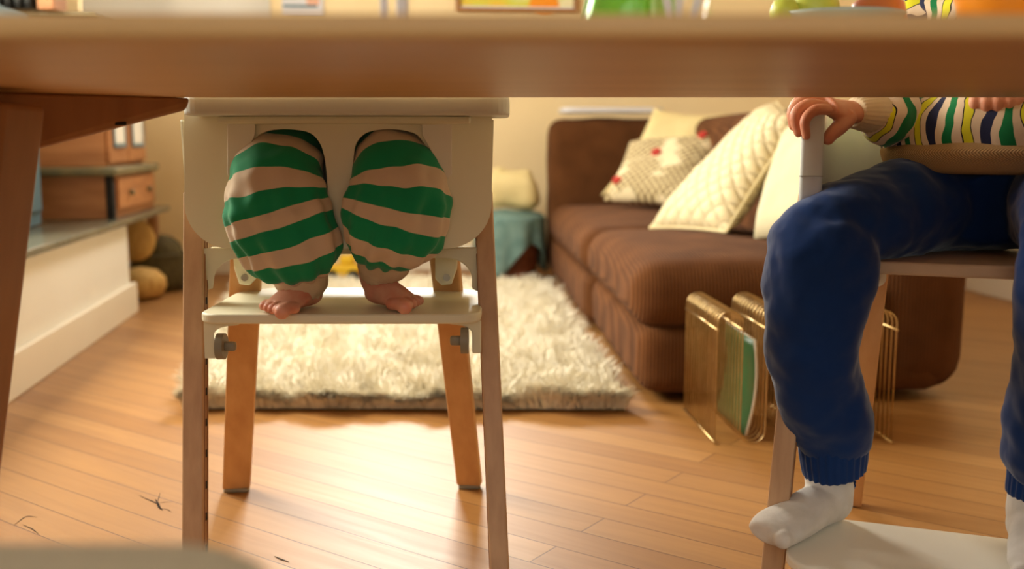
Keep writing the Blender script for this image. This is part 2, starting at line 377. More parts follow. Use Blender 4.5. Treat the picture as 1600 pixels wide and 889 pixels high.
def crochet():
    k=NT('crochet_net'); at=k.n('Attribute',attribute_name='t'); a2=k.n('Attribute',attribute_name='a')
    s1=k.math('ADD',at.outputs['Fac'],a2.outputs['Fac']); s2=k.math('SUBTRACT',at.outputs['Fac'],a2.outputs['Fac'])
    w=k.math('MULTIPLY',k.math('ABSOLUTE',k.math('SINE',k.math('MULTIPLY',s1,95.0))),k.math('ABSOLUTE',k.math('SINE',k.math('MULTIPLY',s2,95.0))))
    # plain border, net in the middle
    nz=k.n('TexNoise',Scale=7.0,Detail=2.0); k.l(k.coords(),nz.inputs['Vector'])
    msk=k.ramp(nz.outputs[0],[(.36,(0,0,0,1)),(.42,(1,1,1,1))])
    net=k.ramp(w,[(.25,srgb(216,196,150)),(.45,srgb(120,96,60))])
    mx=k.n('MixRGB',Color1=srgb(228,210,170)); k.l(msk,mx.inputs[0]); k.l(net,mx.inputs[2]); k.l(mx.outputs[0],k.b.inputs['Base Color'])
    k.b.inputs['Roughness'].default_value=.9; k.bump(w,.4,.003); return k.m
M['crochet']=crochet()
def picture():
    k=NT('fruit_picture_print'); co=k.coords()
    nz=k.n('TexNoise',Scale=6.0,Detail=1.0); k.l(co,nz.inputs['Vector'])
    c=k.ramp(nz.outputs[0],[(.3,srgb(240,190,60)),(.45,srgb(214,214,80)),(.6,srgb(240,232,190))]); k.l(c,k.b.inputs['Base Color']); k.b.inputs['Roughness'].default_value=.4; return k.m
M['picture']=picture()

# ------------------------------------------------------------------ the room
UL,UR,VB,VF,ZC=-1.5,2.57,5.18,-1.5,2.5
def rfn(p): return R(p.x,p.y,p.z)
mb=MB(); box(mb,(UL-.15,VF-.15,-.08),(UR+.15,VB+.15,0),rfn); fl=build('floor',mb,M['floor'],smooth=False); tag(fl,kind='structure')
mb=MB(); box(mb,(UL-.15,VF-.15,ZC),(UR+.15,VB+.15,ZC+.08),rfn); tag(build('ceiling',mb,M['ceil'],smooth=False),kind='structure')
def wall_with_holes(name,axis,c0,c1,a0,a1,holes,mat):
    """axis 'v': wall at v in [c0,c1], running in u from a0 to a1; holes (a,b,z0,z1)"""
    mb=MB()
    cuts=sorted({a0,a1}|{h[0] for h in holes}|{h[1] for h in holes})
    for a,b in zip(cuts,cuts[1:]):
        zs=[(0,ZC)]
        for h in holes:
            if h[0]<=a+1e-6 and h[1]>=b-1e-6: zs=[(0,h[2]),(h[3],ZC)]
        for z0,z1 in zs:
            if axis=='v': box(mb,(a,c0,z0),(b,c1,z1),rfn)
            else: box(mb,(c0,a,z0),(c1,b,z1),rfn)
    o=build(name,mb,mat,smooth=False); tag(o,kind='structure'); return o
H1=(-1.38,-.52,1.02,2.25); H2=(-.38,.62,1.5,2.42); H3=(2.0,3.5,1.0,2.3); H4=(-1.2,1.4,.6,2.3)
wall_with_holes('wall_back','v',VB,VB+.12,UL-.12,UR+.12,[H1,H2],M['wall'])
wall_with_holes('wall_left','u',UL-.12,UL,VF,VB,[H3],M['walllight'])
wall_with_holes('wall_right','u',UR,UR+.12,VF,VB,[],M['wall'])
wall_with_holes('wall_front','v',VF-.12,VF,UL-.12,UR+.12,[H4],M['frontwall'])
def window(n,axis,c,h,nm=2):
    a,b,z0,z1=h; w=.05; mb=MB()
    def bx(a0,a1,q0,q1,d=.03,m=mb):
        if axis=='v': box(m,(a0,c-d,q0),(a1,c+d,q1),rfn)
        else: box(m,(c-d,a0,q0),(c+d,a1,q1),rfn)
    bx(a,b,z0,z0+w); bx(a,b,z1-w,z1); bx(a,a+w,z0+w,z1-w); bx(b-w,b,z0+w,z1-w)
    for i in range(1,nm):
        m=a+(b-a)*i/nm; bx(m-.02,m+.02,z0+w,z1-w)
    o=build('window_%d'%n,mb,M['trim'],smooth=False,mods=[('bevel',.004)]); tag(o,kind='structure')
    mp=MB(); bx(a+w,b-w,z0+w,z1-w,.003,mp); build('pane',mp,M['pane'],o,smooth=False)
window(1,'v',VB+.06,H1); window(2,'v',VB+.06,H2); window(3,'u',UL-.06,H3,3); window(4,'v',VF-.06,H4,3)
mb=MB(); box(mb,(H1[0]+.01,VB-.012,.9),(H1[1]+.02,VB-.009,2.2),rfn); mb2=mb
o=build('roller_blind',mb,M['blind'],smooth=False); tag(o,'pale grey roller blind drawn down over the left back window','blind')
mb=MB(); tube(mb,[R(H1[0],VB-.03,2.23),R(H1[1],VB-.03,2.23)],.02,16); build('roller',mb,M['trim'],o)
def baseboard(name,pts0,pts1,h=.13,t=.015):
    mb=MB(); box(mb,(min(pts0[0],pts1[0]),min(pts0[1],pts1[1]),0),(max(pts0[0],pts1[0]),max(pts0[1],pts1[1]),h),rfn)
    tag(build(name,mb,M['trim'],smooth=False,mods=[('bevel',.004)]),kind='structure')
baseboard('baseboard_back',(UL,VB-.016),(UR,VB))
baseboard('baseboard_right',(UR-.016,VF),(UR,VB-.016))
baseboard('baseboard_left',(UL,VF),(UL+.016,.49))
baseboard('baseboard_front',(UL+.016,VF),(UR-.016,VF+.016))
# low white plinth along the left wall with a dark stone slab on it
UP=-.945; VE=G(198,487,0); VPe=VE.dot(R(0,1)); SZ=.345; ST=.368
mb=MB(); box(mb,(UL,.5,0),(UP,VPe-.02,SZ),rfn); pl=build('trim_1',mb,M['walllight'],smooth=False,mods=[('bevel',.004)]); tag(pl,kind='structure')
mb=MB(); box(mb,(UP,.5,0),(UP+.022,VPe,.115),rfn); box(mb,(UL+.3,VPe-.02,0),(UP,VPe,.115),rfn)
tag(build('baseboard_plinth',mb,M['trim'],smooth=False,mods=[('bevel',.004)]),kind='structure')
VS=4.66
mb=MB(); box(mb,(UL+.002,.5,SZ+.0005),(UP+.035,VS,ST),rfn)
sl=build('stone_slab',mb,M['slab'],smooth=False,mods=[('bevel',.005,3)]); tag(sl,'long dark slate slab lying on the low white plinth at left','slab')
# floor cracks
M['crack']=pm('dark_wood_crack',srgb(50,30,14),None,30,rough=.9,bump=0)
mb=MB()
def crack(pts,w):
    q=[G(x,y,.0006) for x,y in pts]
    for i in range(len(q)-1):
        d=(q[i+1]-q[i]).normalized(); s=V((-d.y,d.x,0))
        w0=w*(1-abs(2*i/(len(q)-1)-1)*.7); w1=w*(1-abs(2*(i+1)/(len(q)-1)-1)*.7)
        mb.add([q[i]-s*w0,q[i]+s*w0,q[i+1]+s*w1,q[i+1]-s*w1],[(0,1,2,3)])
crack([(218,774),(228,779),(238,783),(246,787),(252,796)],.0016)
crack([(243,780),(247,787),(249,793),(254,797)],.003); crack([(248,786),(258,784),(268,784)],.0008); crack([(252,794),(262,796),(268,800)],.0008); crack([(250,770),(248,778),(246,785)],.0008)
crack([(22,820),(38,808),(44,806),(58,808)],.0014)
crack([(429,869),(440,874),(452,878)],.002); crack([(36,820),(50,826),(60,834)],.0012)
fc=build('knot_crack',mb,M['crack'],fl,smooth=False)

# ------------------------------------------------------------------ rug
rp=lambda px,py: G(px,py,0)
RD=V((-.13,1,0)).normalized(); RS=V((RD.y,-RD.x,0))
ra=G(285,641,0); rw=1.08; rl=2.12
ra2=V((ra.x,ra.y,0))
def rugp(s,t,z): return ra2+RS*s+RD*t+V((0,0,z))
# base follows the slight rotation, front edge level in view
def rugP(s,t,z):
    p=ra2+V((1,-.01,0))*s+V((-.20*(1-s/rw)-.055*s/rw,1,0))*t; return V((p.x,p.y,z))
rug=empty('shag_rug',rugP(rw/2,rl/2,0),'thick cream shaggy wool rug on the floor boards beside the sofa','rug')
mb=MB(); nx,ny=60,100; vs=[];fs=[]
def rh(s,t): return .026+.018*noise.noise(V((s*9,t*9,0)))+.008*noise.noise(V((s*28,t*28,3)))
for j in range(ny+1):
    for i in range(nx+1):
        s=rw*i/nx; t=rl*j/ny; e=min(s,rw-s,t,rl-t); vs.append(rugP(s,t,.004 if e<=.02 else rh(s,t)*min(1,(e-.02)/.04)+.004))
for j in range(ny):
    for i in range(nx): a=j*(nx+1)+i; fs.append((a,a+1,a+nx+2,a+nx+1))
mb.add(vs,fs); build('backing',mb,M['rugbase'],rug)
mb=MB(); rnd=random.Random(3)
NL=26000
vs=[];fs=[]
for q in range(NL):
    t=rl*rnd.random()**1.35; s=rw*rnd.random()
    if rnd.random()<.12: t=rnd.random()*.03-.005
    if rnd.random()<.03: s=rnd.random()*.02
    clump=noise.noise_vector(V((s*11,t*11,5)))
    cl2=noise.noise_vector(V((s*30,t*30,9)))
    d=V((clump.x*1.3+cl2.x+rnd.uniform(-.5,.5),clump.y*1.3+cl2.y+rnd.uniform(-.5,.5),0))
    L=.036+.026*rnd.random()+.03*clump.z
    e=min(s,rw-s,t,rl-t)
    if t<.04: d+=V((0,-1.3,0)); L*=1.25
    if s<.04: d+=V((-.8,0,0))
    if rw-s<.04: d+=V((.8,0,0))
    b=rugP(s,t,.005+.012*rnd.random() if e<.04 else rh(s,t)*.8)
    wdt=.0022+.0018*rnd.random(); sd=V((rnd.uniform(-1,1),rnd.uniform(-.3,.3),0)).normalized()*wdt
    up=V((0,0,1)); p=b; base=len(vs)
    for k in range(4):
        f=k/3; w=1-.75*f*f
        vs+=[p-sd*w,p+sd*w]
        dirv=(up*(1-.8*f)+d*(.35+f*.8)+V((rnd.uniform(-.25,.25),rnd.uniform(-.25,.25),0))).normalized()
        p=p+dirv*L/3
        if p.z<.004: p.z=.004
    for k in range(3): a=base+2*k; fs.append((a,a+1,a+3,a+2))
mb.v=vs; mb.f=fs; mb.t=[0]*len(vs); mb.a=[0]*len(vs)
tag(build('pile',mb,M['rugpile'],rug),kind='stuff')

# ------------------------------------------------------------------ sofa
SA=math.atan(.0475); SO=V((.295,2.47,0))
def sf(p): return V((SO.x+p.x*math.cos(SA)-p.y*math.sin(SA), SO.y+p.x*math.sin(SA)+p.y*math.cos(SA), p.z))
sofa=empty('sofa',sf(V((.4,1.3,0))),'low brown corduroy sofa with two seat blocks beside the shaggy rug','sofa')
SL=2.52
def spart(name,lo,hi,r,crown=0,n=14,nz=.006,seed=0):
    mb=MB(); rbox(mb,lo,hi,r,n,crown,sf,nz,seed); return build(name,mb,M['cord'],sofa)
spart('seat_base',(.02,.0,.02),(.8,.985,.20),.05,seed=1)
spart('seat_base',(.0,.995,.02),(.8,SL,.20),.05,seed=2)
spart('seat_cushion',(.0,-.01,.185),(.62,.985,.355),.075,.022,18,.008,3)
spart('seat_cushion',(-.01,.995,.185),(.62,SL-.15,.355),.075,.022,18,.008,4)
spart('backrest',(.60,-.005,.02),(.86,SL,.755),.09,.0,14,.008,5)
spart('armrest',(-.01,SL-.19,.02),(.62,SL+.02,.755),.07,.0,14,.008,6)
# laptop on the armrest
mb=MB(); rbox(mb,(.05,SL-.2,.778),(.52,SL+.05,.805),.008,4,0,sf); lp=build('laptop',mb,M['laptop']); tag(lp,'flat white closed laptop lying on the brown sofa armrest','laptop')

def pillow(name,cs,thick,mat,label,group=None,seed=0,piping=None,pinch=.10,n=26,wr=.006):
    """cs: corners A(bl) B(br) C(tr) D(tl) as world points"""
    A,B,Cc,D=[V(c) for c in cs]; mb=MB()
    def P(u,v):
        pu=u*(1-pinch*(1-abs(v))*0) ; 
        s=(u+1)/2; t=(v+1)/2
        # concave edges
        s=.5+(s-.5)*(1-pinch*(1-(v*v)))
        t=.5+(t-.5)*(1-pinch*(1-(u*u)))
        return A*(1-s)*(1-t)+B*s*(1-t)+Cc*s*t+D*(1-s)*t
    nrm=((B-A).cross(D-A)).normalized()
    lw=(B-A).length; lh=(D-A).length
    for sgn in (1,-1):
        vs=[];ts=[];as_=[];fs=[]
        for j in range(n+1):
            for i in range(n+1):
                u=math.sin((2*i/n-1)*PI/2); v=math.sin((2*j/n-1)*PI/2)
                h=thick/2*((1-u**4)*(1-v**4))**.55 if abs(u)<1 and abs(v)<1 else 0
                p=P(u,v)
                w=wr*noise.noise(p*12+V((seed,0,0)))*(1-max(abs(u),abs(v))**6)+wr*.6*noise.noise(p*30+V((seed,0,0)))*(1-max(abs(u),abs(v))**6)
                vs.append(p+nrm*sgn*(h+w)); ts.append(u*lw/2+5); as_.append(v*lh/2+5)
        for j in range(n):
            for i in range(n): a=j*(n+1)+i; fs.append((a,a+1,a+n+2,a+n+1))
        mb.add(vs,fs,ts,as_)
    o=build(name,mb,mat); bm=bmesh.new(); bm.from_mesh(o.data); bmesh.ops.remove_doubles(bm,verts=bm.verts,dist=.0004); bmesh.ops.recalc_face_normals(bm,faces=bm.faces); bm.to_mesh(o.data); bm.free()
    tag(o,label,'cushion',group)
    if piping:
        ring=[]
        for k in range(80):
            q=k/80*4; e=int(q); f=math.sin((2*(q-e)-1)*PI/2)
            ring.append([(f,-1),(1,f),(-f,1),(-1,-f)][e])
        pts=[P(u,v) for u,v in ring]; pts.append(pts[0]); m2=MB(); tube(m2,pts,.006,8); build('piping',m2,piping,o)
    return o,P,nrm
pillow('cushion',[W(938,306,4.55),W(1120,300,4.35),W(1155,178,4.62),W(1022,168,4.78)],.13,M['pillowyellow'],'plain pale yellow cushion with curled corner, farthest back on the sofa',seed=1,pinch=.16,wr=.012)
pk,PK,nk=pillow('cushion',[W(944,313,4.2),W(1078,324,3.95),W(1141,210,4.3),W(984,222,4.48)],.12,M['crochet'],'cream crochet net cushion with small red flowers, between the plain and quilted ones',seed=2,pinch=.08,wr=.010)
fl_i=0
for u,v in ((-.78,-.62),(-.12,.2),(.62,.8)):
    c=PK(u,v); h=.06*((1-u**4)*(1-v**4))**.55
    sgn=-1 if nk.y>0 else 1
    mb=MB(); c=c+nk*sgn*(h+.004)
    for k in range(5):
        a=2*PI*k/5; ax=nk.orthogonal().normalized(); ay=nk.cross(ax); ball(mb,c+(ax*math.cos(a)+ay*math.sin(a))*.012,.010,8,6)
    build('crochet_flower',mb,M['redyarn'],pk)
pillow('cushion',[W(1016,356,3.42),W(1135,362,2.98),W(1245,190,3.12),W(1214,160,3.52)],.14,M['quilt'],'large quilted cream cushion with piped seam leaning in the middle of the sofa',seed=3,piping=M['pillowcream'],pinch=.03,wr=.006)
pillow('cushion',[W(1178,374,2.95),W(1290,380,2.62),W(1330,200,2.85),W(1240,192,3.2)],.13,M['pillowpale'],'plain pale cream cushion nearest the seated child, partly hidden by his chair',seed=4,pinch=.05)

# ------------------------------------------------------------------ basket with blanket left of the sofa
bc=W(812,430,4.72); bc=V((bc.x-.045,4.86,0))
bk=empty('wicker_basket',bc,'round brown wicker basket on the floor beyond the sofa corner','basket')
mb=MB()
prof=[(0,.003),(.12,.003)]+[(.125+.02*i/14+.004*math.sin(i*2.2),.005+.27*i/14) for i in range(15)]+[(.14,.285),(.128,.27),(.11,.02),(0,.02)]
lathe(mb,bc,prof,40); build('basket_body',mb,M['wicker'],bk)
mb=MB(); tube(mb,[bc+V((.146*math.cos(a),.146*math.sin(a),.28)) for a in [2*PI*k/32 for k in range(33)]],.012,8); build('rim',mb,M['wicker'],bk)
# blanket draped over basket: cap + two hanging folds
mb=MB()
def drape(q,T,a): return .012*math.sin(a*9)*min(1,max(0,(T-.08)/.15))+.006*noise.noise(q*25)
vs=[];fs=[];NR,NA=26,72
for i in range(NR+1):
    f=i/NR
    for k in range(NA):
        a=2*PI*k/NA
        front=max(0,math.cos(a-math.radians(-110)))
        two=max(0,math.cos((a-math.radians(-125))*2.2))**2 if abs(a-math.radians(235))<1.2 or True else 0
        L=.12+.15*(.5+.5*math.sin(a*3+1.1))
        if f<.45: r=.165*f/.45; z=.325-.03*(f/.45)**2+.012*noise.noise(V((math.cos(a)*3*f,math.sin(a)*3*f,2)))
        else: g=(f-.45)/.55; r=.165+.012*math.sin(a*9)*g-.0*g; z=.295-L*g
        vs.append(bc+V((r*math.cos(a),r*math.sin(a),z)))
for i in range(NR):
    for k in range(NA): k2=(k+1)%NA; fs.append((i*NA+k,i*NA+k2,(i+1)*NA+k2,(i+1)*NA+k))
mb.add(vs,fs); o=build('blanket',mb,M['teal'],mods=[('solid',.008)]); tag(o,'faded teal knitted blanket draped over the brown wicker basket','blanket')
mb=MB(); c=bc+V((-.0,-.0,.34))
rbox(mb,c+V((-.13,-.08,-.015)),c+V((.13,.08,.15)),.06,10,.02,None,.03,8)
for dx,dz in ((-.05,.15),(.07,.14)): ball(mb,c+V((dx,0,dz)),(.04,.035,.04),16,10)
o=build('plush_toy',mb,M['pillowyellow'],mods=[('remesh',.008),('smooth',3)]); tag(o,'soft pale yellow plush toy sitting on the teal blanket by the sofa','toy')

# ------------------------------------------------------------------ toy truck behind the high chair
tc=G(538,446,.035); tc=V((tc.x,4.55,.03))
tcx=W(538,440,4.72).x
ty=empty('toy_truck',V((tcx,4.72,.0)),'small yellow toy truck with black wheels on the far end of the rug','toy')
x0=tcx
mb=MB(); rbox(mb,(x0-.08,4.67,0.025),(x0+.08,4.77,0.085),.01,4); build('chassis',mb,M['toyyellow'],ty)
mb=MB(); rbox(mb,(x0-.015,4.675,0.085),(x0+.055,4.765,0.135),.012,4); build('cab',mb,M['toyyellow'],ty)
mb=MB(); rbox(mb,(x0-.02,4.67,0.133),(x0+.06,4.77,0.148),.006,3); build('roof',mb,M['white'],ty)
mb=MB(); rbox(mb,(x0+.08,4.675,0.030),(x0+.105,4.765,0.070),.006,3); build('bucket',mb,M['toyred'],ty)
for dx in (-.05,.05):
    for dy in (-.055,.055):
        mb=MB(); w=[]; c=V((x0+dx,4.72+dy,.032)); tube(mb,[c-V((0,.011,0)),c+V((0,.011,0))],.03,20,(1,0,0)); sharp(build('wheel',mb,M['black'],ty))

# ------------------------------------------------------------------ magazine rack
RX0=.437; RDY=V((-.07,1,0)); ry0=2.145; NWR=13
gap=.0545; hgt=.292
rk=empty('magazine_rack',V((RX0+3.5*gap,ry0+.14,0)),'brass wire magazine rack of looping wires beside the near end of the sofa','magazine rack')
def rackpath(y,dx):
    pts=[]; r1=gap/2; wr=.0028
    for k in range(8):
        x=RX0+k*gap
        if k%2==0: # going up
            if k==0: pts.append((x,.003))
            pts.append((x,hgt-r1)); 
            for a in range(1,8): an=PI-PI*a/8; pts.append((x+r1+r1*math.cos(an),hgt-r1+r1*math.sin(an)))
        else:
            pts.append((x,hgt-r1)); 
            if k<7:
                pts.append((x,r1+wr))
                for a in range(1,8): an=PI+PI*a/8; pts.append((x+r1+r1*math.cos(an),r1+wr+r1*math.sin(an)))
                pts.append((x+gap,r1+wr))
            else: pts.append((x,.003))
    return [V((a+dx,y,b)) for a,b in pts]
for i in range(NWR):
    mb=MB(); y=ry0+.27*i/(NWR-1); tube(mb,rackpath(y,-.07*(y-ry0)),.0017,6,(0,1,0)); build('wire_loop',mb,M['brass'],rk)

for k in range(8):
    x=RX0+k*gap
    for z in ((hgt-.04,) if k not in (0,7) else (hgt-.04,.006)):
        mb=MB(); tube(mb,[V((x,ry0-.006,z)),V((x-.07*.28,ry0+.276,z))],.0026,6,(1,0,0)); build('cross_rod',mb,M['brass'],rk)
def magazine(k0,col,label,h=.212,lean=0):
    xa=RX0+k0*gap+.006; w=gap-.012; base=.014
    o=empty('magazine',V((xa+w/2,ry0+.15,base)),label,'magazine','magazines standing in the brass rack')
    mb=MB(); mp=MB()
    def sheet(m,x0,x1,bend,th):
        vs=[];fs=[]
        for j in range(9):
            f=j/8; xx=x0+(x1-x0)*f*f*0+bend*math.sin(PI*f)+ (x1-x0)*f; z=base+h*f
            for y in (ry0+.02,ry0+.24):
                for tt in (0,th): vs.append(V((xx+tt-.07*(y-ry0),y,z)))
        for j in range(8):
            a=4*j; b=a+4
            fs+=[(a,a+2,b+2,b),(a+1,b+1,b+3,a+3),(a,b,b+1,a+1),(a+2,a+3,b+3,b+2)]
        fs+=[(0,1,3,2),(32,34,35,33)]
        m.add(vs,fs)
    sheet(mp,xa+w*.25,xa+w*.55,.012,.006); sheet(mb,xa+w*.25-.0016,xa+w*.55-.0016,.012,.0012)
    build('cover',mb,col,o); build('pages',mp,M['paper'],o); return o
magazine(1,M['greencover'],'magazine with green cover and curved white pages in leftmost rack slot')
magazine(5,M['laptop'],'white magazine curling in the rightmost slot of the brass rack')

# ------------------------------------------------------------------ hutch on the slab, and things on it
def pr(lo,hi,m=None): m=m or MB(); box(m,lo,hi,rfn); return m
hu0,hu1,hv0,hv1=-1.43,-.955,3.86,4.56
hut=empty('wooden_hutch',R((hu0+hu1)/2,(hv0+hv1)/2,ST),'old brown wooden hutch with drawers and glazed doors on the dark slab','hutch')
def hp(n,lo,hi,mat,parent=None,bv=.004): return build(n,pr(lo,hi),mat,parent or hut,smooth=False,mods=[('bevel',bv)])
hp('base_case',(hu0,hv0,ST),(hu1,hv1,.525),M['brownwood'])
hp('ledge',(hu0,hv0-.03,.525),(hu1+.025,hv1+.02,.555),M['hutchedge'],bv=.008)
hp('upper_case',(hu0,hv0+.06,.555),(hu1-.03,hv1-.03,1.08),M['brownwood'])
hp('top_board',(hu0,hv0+.03,1.08),(hu1-.03,hv1,1.10),M['hutchedge'])
for a,b in ((hv0+.06,hv1-.03),):
    d=hp('drawer',(hu1,a,ST+.03),(hu1+.012,b,.515),M['brownwood'])
    for yy in (a+.16,b-.14):
        mb=MB(); tube(mb,[R(hu1+.012,yy,.455),R(hu1+.03,yy,.455)],.010,12); build('knob',mb,M['hutchedge'],d)
hp('shade_gap_strip',(hu1-.02,hv0-.004,ST+.0),(hu1+.006,hv0+.03,.525),M['dark'],bv=.002)  # dark strip painting in the shaded gap beside the drawer
for a,b in ((hv0+.07,hv0+.35),(hv0+.36,hv1-.04)):
    d=hp('door',(hu1-.03,a,.57),(hu1-.015,b,1.07),M['brownwood'])
    hp('door_pane',(hu1-.016,a+.06,.64),(hu1-.011,b-.06,1.02),M['walllight'],d,.001)
    mb=MB(); box(mb,(hu1-.016,a+.05,.625),(hu1-.008,b-.05,.64),rfn); box(mb,(hu1-.016,a+.05,.64),(hu1-.008,a+.062,1.03),rfn); box(mb,(hu1-.016,b-.062,.64),(hu1-.008,b-.05,1.03),rfn)
    build('pane_moulding',mb,M['blue'],d,smooth=False)
# leg post under slab end
mb=pr((UP-.05,VS-.08,0),(UP-.01,VS-.03,SZ)); 
tag(build('wooden_post',mb,M['tableleg'],smooth=False,mods=[('bevel',.004)]),'short dark wooden post holding up the far end of the slate slab','post')
# blue-grey cupboard on the slab
bq=R(-1.27,2.98,ST)
mb=MB(); rbox(mb,(-1.46,3.2,ST+.001),(-1.12,3.62,1.06),.015,4,0,rfn); o=build('enamel_cupboard',mb,M['blue'],smooth=True); sharp(o)
tag(o,'tall blue-grey enamelled cupboard on the slab behind the table leg','cupboard')
mb=MB(); box(mb,(-1.122,3.23,.42),(-1.112,3.59,1.02),rfn); d=build('door',mb,M['blue'],o,smooth=False,mods=[('bevel',.003)])
mb=MB(); tube(mb,[R(-1.104,3.28,.62),R(-1.104,3.28,.82)],.008,8); build('handle',mb,M['screw'],d)
# books on the hutch top
zt=1.10
for i in range(5):
    v0=3.84; u0=-1.30+.0+i*.033
    mb=MB(); a=0; hh=.20+.02*((i*7)%3)
    rbox(mb,(u0-.04,v0,zt),(u0-.04+.022,v0+.15,zt+hh),.003,3,0,rfn)
    bo=build('book',mb,M['black']); tag(bo,'dark-spined book on top of the wooden hutch, '+['leftmost','second from the left','middle one','second from the right','rightmost'][i]+' of its row','book','dark books on the hutch')
    mb=MB(); box(mb,(u0-.037,v0+.01,zt+.004),(u0-.021,v0+.152,zt+hh-.003+.0),rfn); build('page_block',mb,M['paper'],bo,smooth=False)
mb=MB(); box(mb,(-1.165,3.84,zt),(-1.11,4.0,zt+.2),rfn); tag(build('wooden_bookend',mb,M['brownwood'],smooth=False,mods=[('bevel',.004)]),'orange-brown wooden bookend beside the dark books on the hutch','bookend')
mb=MB(); box(mb,(-1.475,3.80,zt),(-1.385,4.0,zt+.16),rfn); o=build('white_box',mb,M['laptop'],smooth=False,mods=[('bevel',.004)]); tag(o,'white box with a dark label at the left end of the hutch top','box')
mb=MB(); box(mb,(-1.46,3.797,zt+.055),(-1.41,3.7995,zt+.07),rfn); build('label_strip',mb,M['black'],o,smooth=False)
# baskets under the slab end
def under(name,px,py,d,prof,mat,label,cat,axis='Z',sc=1):
    c=W(px,py,d); mb=MB(); lathe(mb,c,prof,36,axis); o=build(name,mb,mat); tag(o,label,cat); return o
c=G(215,468,0); c=V((W(214,460,4.18).x,4.22,0))
mb=MB(); lathe(mb,c,[(0,.001),(.05,.001),(.09,.015),(.108,.05),(.104,.085),(.07,.118),(.03,.128),(0,.13)],36); tag(build('straw_pouf',mb,M['straw'],mods=[('displace',.03,.006)]),'round straw-coloured woven pouf on the floor at the end of the plinth','pouf')
c2=V((c.x+.0,c.y+.262,0))
mb=MB(); lathe(mb,c2,[(0,.001),(.10,.001),(.125,.05),(.13,.10),(.115,.15),(.122,.158),(.108,.165),(.1,.12),(0,.10)],36); tag(build('woven_basket',mb,M['olivebasket']),'dark olive woven basket standing behind the straw pouf under the slab','basket')
mb=MB(); lathe(mb,V((0,0,0)),[(0,-.03),(.06,-.026),(.088,-.012),(.094,0),(.088,.012),(.06,.026),(0,.03)],36,'X'); mb.v=[V((p.y,p.x*.8,p.z))+V((c.x-.055,c.y+.10,.235)) for p in mb.v]
m=build('straw_disc',mb,M['straw']); tag(m,'upright round straw trivet leaning under the slab above the straw pouf','trivet')
mb=MB(); lathe(mb,V((c2.x,c2.y,.1)),[(0,.0),(.085,.01),(.1,.05),(.085,.10),(.05,.13),(0,.14)],36); tag(build('yarn_bundle',mb,M['olivebasket'],mods=[('displace',.04,.02)]),'olive brown yarn bundle heaped in the dark woven basket','yarn')

# ------------------------------------------------------------------ table
TN,TF=.585,1.382; TB=W(800,154,TF).z; TT=TB+.0165
tb=empty('dining_table',V((0,1,0)),'long pale wooden dining table across the top of the view','table')
mb=MB(); rbox(mb,(-.95,TN,TB),(1.75,TF,TT),.0062,8); build('tabletop',mb,M['tablew'],tb)
mb=MB()
A=V((-.66,1.12,0)); Bq=V((-.426,1.365,0)); dd=(Bq-A).normalized(); nn=V((-dd.y,dd.x,0))
hexa(mb,[A-nn*.0+V((0,0,.603)),Bq-nn*0+V((0,0,.690)),Bq+nn*.03+V((0,0,.690)),A+nn*.06+V((0,0,.603))],
        [A-nn*.012+V((0,0,TB)),Bq-nn*.012+V((0,0,TB)),Bq+nn*.03+V((0,0,TB)),A+nn*.06+V((0,0,TB))])
corner_rail=build('corner_rail',mb,M['tableleg'],tb,smooth=False,mods=[('bevel',.006,3)])
for f in (.35,.72):
    mb=MB(); p=A.lerp(Bq,f); z=.603+(.690-.603)*f; p=p+V((0,0,z+.006))-nn*.003
    tube(mb,[p-dd*.007,p+dd*.007],.0025,8); build('screw_slot',mb,M['dark'],corner_rail)
def tleg(top,bot,w=.034,w2=.022):
    mb=MB(); b=V(bot); t=V(top)
    hexa(mb,[b+V((-w2,-w2,0)),b+V((w2,-w2,0)),b+V((w2,w2,0)),b+V((-w2,w2,0))],[t+V((-w,-w,0)),t+V((w,-w,0)),t+V((w,w,0)),t+V((-w,w,0))])
    build('leg',mb,M['tableleg'],tb,smooth=False,mods=[('bevel',.008,3)])
tleg((-.573,1.12,.69),(-.688,1.14,0),.05,.034)
tleg((-.80,.70,.7062),(-.88,.64,0)); tleg((1.6,.72,.7062),(1.68,.66,0)); tleg((1.6,1.22,.7062),(1.68,1.28,0))
mb=MB(); box(mb,(-.80,.66,.66),(-.76,1.2,.7062)); build('end_rail',mb,M['tableleg'],tb,smooth=False,mods=[('bevel',.006)])
# stool at the near left
ye=G(150,843,.455).y; xe=G(450,889,.455).x; sc=V((xe-.2,ye-.19,0))
st=empty('stool',sc,'pale grey padded stool with rounded corners at the near left corner','stool')
mb=MB(); prism(mb,rrect(xe-.40,ye-.38,xe,ye,(.065,.065,.065,.065),14),lambda x,y,k:V((x,y,.415+k)),.04); build('seat',mb,M['greyseat'],st,smooth=False,mods=[('bevel',.006,4)])
for k in range(4):
    a=PI/4+k*PI/2; mb=MB(); tube(mb,[sc+V((.13*math.cos(a),.13*math.sin(a),.402)),sc+V((.19*math.cos(a),.19*math.sin(a),0))],[.016,.011],12); build('leg',mb,M['beech'],st)

# ------------------------------------------------------------------ things on the table (only their upper parts show)
ZT=TT
def X(px,d): return (px-800)/FPX*d*1.0
for i,px in enumerate((600,629)):
    d=.92; p=W(px,20,d); mb=MB(); h=.19 if i==0 else .17; r=.0055 if i else .0035
    base=V((p.x,d,ZT))
    o=empty('taper_candle',base,'thin white taper candle on the table, left of the pair' if i==0 else 'thicker white taper candle on the table, right of the pair','candle')
    mb=MB(); tube(mb,[base+V((0,0,.004)),base+V((0,0,h))],r,16); sharp(build('candle',mb,M['laptop'],o))
    mb=MB(); lathe(mb,base,[(0,.0),(.0078,.0),(.0078,.012),(.0068,.014),(.0068,.02),(0,.02)],24); build('holder',mb,M['screw'],o)
